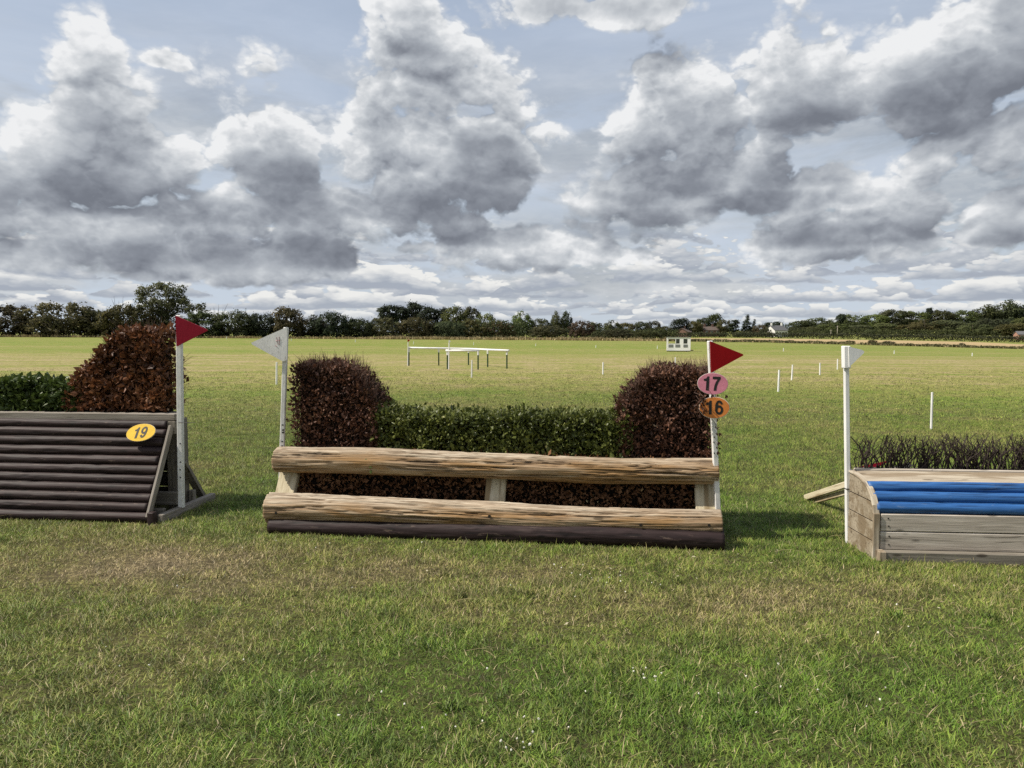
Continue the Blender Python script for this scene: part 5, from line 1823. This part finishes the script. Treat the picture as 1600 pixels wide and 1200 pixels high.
# its white corner flag
P0, P1 = at(1325.6, 848, 5.36), at(1321.8, 541, 5.36)
P0.z = -0.05
t_ = flag_post('slim white post with a small white triangle board beside the blue railed jump', FLAG_GROUP, P0, P1, 0.034, 'white_gloss')
Yf = 5.33
V_, f_, g_ = box_verts((at(1321.6, 541, Yf) + at(1322.2, 575, Yf)) / 2, ((at(1321.6, 541, Yf) - at(1322.2, 575, Yf)).normalized(), Vector((1, 0, 0)), Vector((0, 1, 0))), (0.084, 0.025, 0.026), 0.005)
part('sleeve', V_, f_, M['white_gloss'], t_)
poly_board('flag', [at(1325.5, 541.5, Yf - 0.034), at(1347, 546.8, Yf - 0.034), at(1350, 549.2, Yf - 0.034), at(1349.3, 551.8, Yf - 0.034), at(1326.5, 573.5, Yf - 0.034)], (0, -1, 0), 0.010, M['white_gloss'], t_)
V_, f_, g_ = box_verts(at(1324.6, 763.5, 5.36), ((1, 0, 0), (0, 1, 0), (0, 0, 1)), (0.020, 0.020, 0.004), 0.001)
part('tie', V_, f_, M['iron'], t_)
V_, f_ = tube([at(1328, 764, 5.345), at(1333, 766, 5.34), at(1337, 764, 5.35)], [0.003, 0.002, 0.001], 4)
part('tie', V_, f_, M['iron'], t_)

# flags lying on the far side of the trough
fw_ = thing('fallen_flag', JR(0.50, 0.74, 0.50), 'white flag board lying behind the dark twigs of the blue railed jump', 'flag')
poly_board('flag', [JR(0.415, 0.70, 0.535), JR(0.56, 0.70, 0.58), JR(0.60, 0.72, 0.545), JR(0.52, 0.72, 0.52)], Vector((0.1, -1, 0.4)), 0.012, M['white_board'], fw_)
fr_ = thing('fallen_flag', JR(0.25, 0.74, 0.50), 'dark red flag board lying edge-on behind the dark twigs of the blue railed jump', 'flag')
poly_board('flag', [JR(0.16, 0.70, 0.535), JR(0.40, 0.74, 0.580), JR(0.405, 0.74, 0.566), JR(0.30, 0.71, 0.52)], Vector((0.0, -1, 0.5)), 0.012, M['red_board'], fr_)


# ------------------------------------------------------------------ white hut on the field
def build_hut():
    g = ground(1060, 549.5)
    Y = g.y
    k = Y / F
    t = thing('judges_hut', g, 'small white timber hut with open windows standing on the field, dark strip roof', 'hut')
    rot = math.radians(-11)
    c, s = math.cos(rot), math.sin(rot)
    W_, D_, H_, lift = 36 * k, 20 * k, 21.0 * k, 1.6 * k
    ox = 2.2 * k

    def P(x, y, z):
        return (g.x + ox + x * c - y * s, g.y + x * s + y * c + D_ / 2, g.z + z)
    ax = ((c, s, 0), (-s, c, 0), (0, 0, 1))

    def bx(x0, x1, y0, y1, z0, z1, bev=0.0):
        return box_verts(P((x0 + x1) / 2, (y0 + y1) / 2, (z0 + z1) / 2), ax, ((x1 - x0) / 2, (y1 - y0) / 2, (z1 - z0) / 2), bev)
    hw, hd = W_ / 2, D_ / 2
    th = 0.05
    z0, z1 = lift, lift + H_
    zs, zh = z0 + 0.52 * H_, z0 + 0.87 * H_       # sill and head
    wall = Bag()

    def put(b, *a):
        V, f, _ = bx(*a)
        b.add(V, f)
    # front: sill wall, head, piers between the openings
    X = lambda f: -hw + f * W_
    put(wall, -hw, hw, -hd, -hd + th, z0, zs)
    put(wall, -hw, hw, -hd, -hd + th, zh, z1)
    for a, b in ((0, 0.06), (0.54, 0.70), (0.87, 1.0)):
        put(wall, X(a), X(b), -hd, -hd + th, zs, zh)
    # back: like the front, with one wide opening one looks through
    put(wall, -hw, hw, hd - th, hd, z0, zs); put(wall, -hw, hw, hd - th, hd, zh, z1)
    for a, b in ((0, 0.04), (0.42, 1.0)):
        put(wall, X(a), X(b), hd - th, hd, zs, zh)
    # sides
    for sx in (-1, 1):
        xa, xb = (-hw, -hw + th) if sx < 0 else (hw - th, hw)
        put(wall, xa, xb, -hd + th, hd - th, z0, zs)
        put(wall, xa, xb, -hd + th, hd - th, zh, z1)
        if sx > 0:
            put(wall, xa, xb, -hd + th, hd - th, zs, zh)
        else:
            put(wall, xa, xb, -hd + th, -hd + 0.30 * D_, zs, zh)
            put(wall, xa, xb, hd - 0.25 * D_, hd - th, zs, zh)
    wall.build('wall', M['hut_white'], t)
    b = Bag(); put(b, -hw, hw, -hd, hd, z0 - 0.07, z0)
    b.build('floor', M['dark_metal'], t)
    b = Bag(); put(b, -hw - 0.06, hw + 0.06, -hd - 0.06, hd + 0.06, z1, z1 + 0.06)
    b.build('roof', M['dark_metal'], t)
    for a, bq in ((0.07, 0.27), (0.36, 0.56), (0.70, 0.88)):
        b = Bag(); put(b, X(a), X(bq), -hd - 0.02, -hd - 0.002, z0 + 0.25 * H_, z0 + 0.46 * H_)
        b.build('lower_panel', M['hut_panel'], t)
    for (a, bq, m) in ((0.38, 0.54, 'glass'), (0.70, 0.87, 'glass')):
        b = Bag(); put(b, X(a), X(bq), -hd + 0.01, -hd + 0.03, zs, zh)
        b.build('window_pane', M[m], t)
    b = Bag(); put(b, X(0.36), X(0.385), -hd - 0.012, -hd + th, zs, zh)
    b.build('window_post', M['hut_white'], t)
    for sx in (-0.7, 0.7):
        b = Bag(); put(b, sx * hw - 0.06, sx * hw + 0.06, -hd, hd, -0.02, lift - 0.07)
        b.build('skid', M['dark_metal'], t)
    V, f, _ = bx(hw, hw + 5 * k, -0.06, 0.06, 0.10, 0.2)
    part('tow_bar', V, f, M['dark_metal'], t)


build_hut()


# ------------------------------------------------------------------ running rails far off, green legs and white tops
def rail_run(label, pts, legs, ytop):
    g0 = ground(*pts[0][:2])
    t = thing('running_rail', g0, label, 'rail', 'white running rails on the field')
    tops = []
    for (px, base, top) in pts:
        g = ground(px, base)
        tops.append(at(px, top, g.y))
    V, f = tube(tops, [0.05] * len(tops), 8)
    part('rail', V, f, M['white_gloss'], t, smooth=True)
    for (px, base, top) in legs:
        g = ground(px, base)
        q = at(px, top, g.y)
        V, f = tube([Vector((g.x, g.y, g.z - 0.05)), Vector((q.x, q.y, q.z - 0.03))], [0.036, 0.036], 6)
        part('leg', V, f, M['green_leg'], t)
        V, f = tube([Vector((q.x, q.y, q.z - 0.20)), Vector((q.x, q.y, q.z - 0.02))], [0.046, 0.046], 6)
        part('bracket', V, f, M['white_gloss'], t)
    return t


rail_run('long white running rail on five dark green legs, bending towards the house side', [(637, 571.5, 543.5), (686, 571, 544.3), (735, 570.5, 545.2), (762, 573.5, 546.5), (795, 576.5, 547.8)],
         [(639, 571.5, 544), (685.5, 571, 544.5), (732, 570.3, 545.2), (762, 573.6, 546.5), (792, 576, 547.6)], 0)
rail_run('short white running rail on two dark green legs, nearer than the long one', [(696.5, 577, 547.8), (749, 577.5, 548.0)], [(699, 577, 548), (734.8, 570.6, 548.0), (747, 577.5, 548)][0::2], 0)
t_ = rail_run
for (px_, base_, top_, m_, lab_, d_) in ((637.3, 571.5, 530, 'red_bright', 'thin white post with tiny red flag at the near end of the long running rail', 1), (701.3, 577, 531.5, 'white_gloss', 'thin white post with tiny white flag beside the short running rail', 1)):
    g_ = ground(px_, base_)
    t_ = thing('marker_flag', g_, lab_, 'flag post')
    q_ = at(px_ + 0.4, top_, g_.y - 0.05)
    V_, f_ = tube([g_ + Vector((0, -0.05, -0.05)), q_], [0.028, 0.024], 6)
    part('post', V_, f_, M['white_gloss'], t_)
    k_ = g_.y / F
    poly_board('flag', [q_ + Vector((-0.6 * k_, -0.04, 0)), q_ + Vector((3.2 * k_, -0.04, -1.6 * k_)), q_ + Vector((-0.6 * k_, -0.04, -4.6 * k_))], (0, -1, 0), 0.02, M[m_], t_)

# ------------------------------------------------------------------ white marker stakes
STAKES = [
    (432, 601, 566, 'white stake seen just past the white triangle flag, close beside its post', 0.030),
    (737, 590, 563, 'white stake standing just in front of the running rails', 0.030),
    (942, 585, 566, 'white stake on the dry strip between the running rails and the raised brown brush', 0.030),
    (1055, 579, 558, 'white stake rising behind the brown brush below the white hut', 0.030),
    (1216, 612, 578, 'nearest and tallest of the four leaning white stakes before the white corner flag', 0.028),
    (1237, 594, 570, 'second of the four leaning white stakes before the white corner flag', 0.028),
    (1281, 586, 567, 'third of the four leaning white stakes before the white corner flag', 0.028),
    (1308.5, 577.5, 561, 'farthest of the four leaning white stakes, right beside the white corner flag', 0.028),
    (1455, 671, 613, 'large white stake standing alone behind the row of dark twigs', 0.019),
    (1224, 549, 543.8, 'tiny far white stake on the green beyond the four leaning stakes', 0.045),
    (1397, 553, 547.5, 'tiny far white stake just past the white corner flag, near the weedy margin', 0.045),
    (1519, 556.5, 551.3, 'tiny far white stake, farthest along from the white corner flag', 0.045),
    (837, 541, 536.8, 'tiny far white stake between the running rails and the wide russet bush', 0.045),
    (931, 543.5, 539, 'tiny far white stake below the wide russet bush', 0.045),
    (1027, 545, 540, 'tiny far white stake just before the white hut', 0.045),
    (455, 533, 528.7, 'tiny far white stake under the small pointed olive tree', 0.05),
    (555, 534.8, 530.4, 'tiny far white stake between the small pointed tree and the red marker flag', 0.05),
    (646, 538, 533.3, 'tiny far white stake right behind the red marker flag', 0.05),
    (740, 539, 534.6, 'tiny far white stake beyond the middle of the running rails', 0.05),
    (153, 527.3, 523.0, 'tiny pale stake at the foot of the hedgerow above the ivy hedge', 0.05),
    (354, 530, 525.5, 'tiny pale stake at the hedgerow between the crimson flag and the white triangle flag', 0.05),
]
for i_, (px_, base_, top_, lab_, r_) in enumerate(STAKES):
    g_ = ground(px_, base_)
    q_ = at(px_ + (1.6 if px_ in (1216, 1237, 1455) else 0.4), top_, g_.y)
    V_, f_ = tube([Vector((g_.x, g_.y, g_.z - 0.04)), q_], [r_, r_ * 0.92], 8)
    o_ = fast_mesh('marker_stake', V_ - np.array(g_), f_, smooth=False)
    o_ = link('marker_stake', o_, M['white_gloss'])
    o_.location = g_
    tag(o_, lab_, 'stake', 'white marker stakes on the field')


# ------------------------------------------------------------------ grass
def blades(name, Y0, Y1, dens, L, w, tris, side=1.0, clump=1.0, fade=False, calm=1.0):
    half = 0.76
    area = half * (Y1 ** 2 - Y0 ** 2) + 2 * side * (Y1 - Y0)
    n = int(area * dens)
    # rejection-free sample of the widening strip
    Y = np.sqrt(rng.uniform((Y0 + side / half) ** 2, (Y1 + side / half) ** 2, n)) - side / half
    X = rng.uniform(-1, 1, n) * (half * Y + side)
    c1 = fbm(X * 3.0, Y * 3.0, 0, 3, 51)
    c2 = fbm(X * 11.0, Y * 11.0, 0, 2, 57)
    keep = rng.uniform(0, 1, n) < np.clip(0.45 + 1.5 * (c1 - 0.32) * clump + 0.7 * (c2 - 0.45), 0.38, 1.0)
    # thin on the worn places
    worn = np.zeros(n)
    for (cx_, cy_, rx_, ry_, w_) in TURF_PATCHES:
        if w_ >= 0.3:
            q = np.hypot((X - cx_) / rx_, (Y - cy_) / ry_)
            worn = np.maximum(worn, np.clip(1.25 - q, 0, 1) * w_ * 1.5)
    worn = np.clip(worn * (0.3 + 1.4 * fbm(X * 2.3, Y * 2.3, 4, 3, 91)), 0, 0.8)
    keep &= rng.uniform(0, 1, n) > worn * 0.75
    if fade:                                             # the eye loses single blades with distance
        keep &= rng.uniform(0, 1, n) < 1 - ((Y - Y0) / (Y1 - Y0))
    # nothing grows under the jumps
    for (ox, oy, deg, ln, dp) in ((-1.96, 5.62, -7.45, 3.53, 0.75), (-6.65, 6.29, -5.8, 3.63, 0.9), (2.62, 4.95, -4.3, 3.3, 0.62)):
        a = math.radians(deg)
        s = (X - ox) * math.cos(a) + (Y - oy) * math.sin(a)
        t = -(X - ox) * math.sin(a) + (Y - oy) * math.cos(a)
        keep &= ~((s > 0.02) & (s < ln) & (t > 0.03) & (t < dp))
    X, Y, c1, c2, worn = X[keep], Y[keep], c1[keep], c2[keep], worn[keep]
    n = len(X)
    # longer where the mower cannot reach, along the feet of the jumps
    edge = np.zeros(n)
    for (ox, oy, deg, ln, dp) in ((-1.96, 5.60, -7.45, 3.56, 0.8), (-6.65, 6.27, -5.8, 3.65, 0.95), (2.58, 4.90, -4.3, 3.3, 0.7)):
        a = math.radians(deg)
        s = (X - ox) * math.cos(a) + (Y - oy) * math.sin(a)
        t = -(X - ox) * math.sin(a) + (Y - oy) * math.cos(a)
        d = np.maximum(np.maximum(-s, s - ln), np.maximum(-t, t - dp))
        edge = np.maximum(edge, np.clip(1 - np.abs(d) / 0.11, 0, 1))
    l = L * rng.uniform(0.5, 1.25, n) * (0.55 + 0.9 * c1) * (1 - 0.30 * edge) * (1 - 0.35 * worn)
    l = l * np.where(rng.uniform(0, 1, n) < 0.02 + 0.03 * edge, 1.8, 1.0)
    a = rng.uniform(0, 2 * np.pi, n) + (c2 - 0.5) * 9
    lean = rng.uniform(0.25, 1.5, n)
    dirx, diry = np.cos(a), np.sin(a)
    D = np.stack([dirx * lean, diry * lean, np.ones(n)], 1)
    D /= np.linalg.norm(D, axis=1, keepdims=True)
    b = rng.uniform(0, 2 * np.pi, n)
    S = np.stack([np.cos(b), np.sin(b), np.zeros(n)], 1)
    P = np.stack([X, Y, height(X, Y) - 0.004], 1)
    ww = (w * rng.uniform(0.55, 1.35, n))[:, None]
    rnd = 0.5 + (rng.uniform(0, 1, n) - 0.5) * calm
    if tris == 3:
        mid = P + D * (l * 0.55)[:, None]
        D2 = D * 1.0
        D2[:, 2] -= rng.uniform(0.0, 0.75, n)
        tip = mid + D2 / np.linalg.norm(D2, axis=1, keepdims=True) * (l * 0.5)[:, None]
        tip[:, 2] = np.maximum(tip[:, 2], P[:, 2] + 0.008)
        V = np.stack([P - S * ww / 2, P + S * ww / 2, mid + S * ww * 0.40, mid - S * ww * 0.40, tip], 1).reshape(-1, 3)
        k = np.arange(n) * 5
        F_ = [np.stack([k, k + 1, k + 2, k + 3], 1), np.stack([k + 3, k + 2, k + 4], 1)]
        m = 5
    else:
        tip = P + D * l[:, None]
        V = np.stack([P - S * ww / 2, P + S * ww / 2, tip], 1).reshape(-1, 3)
        k = np.arange(n) * 3
        F_ = [np.stack([k, k + 1, k + 2], 1)]
        m = 3
    part(name, V, F_, M['blade'], None, {'rnd': np.repeat(rnd, m)}, kind='stuff')
    return n


blades('grass', 2.05, 6.9, 16500, 0.046, 0.0040, 3, 0.9)
blades('grass', 6.9, 13.0, 4200, 0.046, 0.0075, 1, 1.2, calm=0.7)
blades('grass', 13.0, 34.0, 620, 0.045, 0.018, 1, 1.5, 0.5, fade=True, calm=0.45)


def tufts(count):
    """longer tussocks the mower has passed over."""
    Y0 = np.sqrt(rng.uniform(2.1 ** 2, 9.0 ** 2, count))
    X0 = rng.uniform(-0.8, 0.8, count) * (Y0 + 0.6)
    k = rng.integers(25, 75, count)
    X = np.repeat(X0, k) + rng.normal(size=k.sum()) * 0.022
    Y = np.repeat(Y0, k) + rng.normal(size=k.sum()) * 0.022
    ok = np.ones(len(X), bool)
    for (ox, oy, deg, ln, dp) in ((-1.96, 5.55, -7.45, 3.56, 0.85), (-6.65, 6.22, -5.8, 3.65, 0.95), (2.58, 4.85, -4.3, 3.3, 0.75)):
        a = math.radians(deg)
        s = (X - ox) * math.cos(a) + (Y - oy) * math.sin(a)
        t = -(X - ox) * math.sin(a) + (Y - oy) * math.cos(a)
        ok &= ~((s > -0.05) & (s < ln + 0.05) & (t > -0.02) & (t < dp))
    X, Y = X[ok], Y[ok]
    n = len(X)
    P = np.stack([X, Y, height(X, Y) - 0.004], 1)
    D = np.stack([rng.normal(size=n) * 0.55, rng.normal(size=n) * 0.55, np.ones(n)], 1)
    L = 0.055 * rng.uniform(0.5, 1.3, n)
    V, T = leaves(P, D, runit(n), L, 0.0042 * rng.uniform(0.7, 1.3, n), 0.1)
    hue = np.clip(np.repeat(rng.uniform(0.25, 0.65, count), k)[ok] + rng.normal(size=n) * 0.1, 0, 0.92)
    part('grass_tufts', V, T, M['blade'], None, {'rnd': np.repeat(hue, 4)}, kind='stuff')


tufts(70)


def litter():
    """clover heads and dead leaves lying in the turf."""
    b = Bag()
    spots = [(1023, 1068, 40, 18, 9), (830, 1160, 60, 40, 12), (1160, 1110, 500, 60, 12), (730, 920, 400, 50, 12), (560, 850, 260, 20, 14), (940, 905, 60, 16, 10), (1420, 1000, 300, 90, 5), (300, 1000, 300, 120, 5), (620, 1090, 300, 60, 9)]
    for (px, py, sx, sy, n) in spots:
        for _ in range(n):
            x, y = px + rng.normal() * sx * 0.5, py + rng.normal() * sy * 0.5
            if y < 850 and 200 < x < 1140 or y < 800:
                continue
            g = ground(x, y)
            r = 0.0046 * rng.uniform(0.7, 1.3)
            bm = bmesh.new()
            bmesh.ops.create_icosphere(bm, subdivisions=1, radius=r)
            V = np.array([v.co[:] for v in bm.verts]) * (1 + 0.25 * rng.normal(size=(len(bm.verts), 1)))
            fs = np.array([[v.index for v in f.verts] for f in bm.faces])
            bm.free()
            b.add(V + np.array(g) + np.array([0, 0, rng.uniform(0.025, 0.05)]), [fs])
    b.build('clover', M['clover'], None, kind='stuff')
    P = []
    for (px, py, sx, sy, n) in ((940, 895, 40, 10, 10), (1480, 950, 40, 14, 3), (700, 960, 500, 60, 14), (1180, 900, 350, 40, 16), (480, 960, 60, 20, 3), (1040, 830 + 75, 120, 12, 10), (300, 880, 300, 40, 10), (820, 890, 300, 25, 14)):
        for _ in range(n):
            x, y = px + rng.normal() * sx * 0.5, py + rng.normal() * sy * 0.5
            if y > 845:
                g = ground(x, y)
                P.append((g.x, g.y, g.z + rng.uniform(0.02, 0.04)))
    P = np.array(P)
    n = len(P)
    D = runit(n); D[:, 2] *= 0.2
    N = runit(n) * 0.4; N[:, 2] = 1
    L = rng.uniform(0.015, 0.035, n)
    V, T = leaves(P, D, N / np.linalg.norm(N, axis=1, keepdims=True), L, L * 0.5)
    part('fallen_leaves', V, T, M['fallen_leaf'], None, {'rnd': np.repeat(rng.uniform(0, 1, n), 4)}, kind='stuff')
    # dry straws lying on the grass
    b = Bag()
    for _ in range(420):
        y = math.sqrt(rng.uniform(2.1 ** 2, 6.6 ** 2))
        x = rng.uniform(-0.78, 0.78) * y
        a = rng.uniform(0, 6.28)
        l = rng.uniform(0.04, 0.13)
        z = hz(x, y) + rng.uniform(0.03, 0.05)
        if y > 5.0 and (-2 < x < 1.65 or x > 2.5):
            continue
        p = Vector((x, y, z))
        q = p + Vector((math.cos(a) * l, math.sin(a) * l, rng.uniform(-0.01, 0.03)))
        V, f = tube([p, (p + q) / 2 + Vector((0, 0, 0.008)), q], [0.0011, 0.001, 0.0006], 3)
        b.add(V, f, {'rnd': np.full(len(V), 0.8)})
    b.build('straw', M['dry_weed'], None, kind='stuff')


litter()
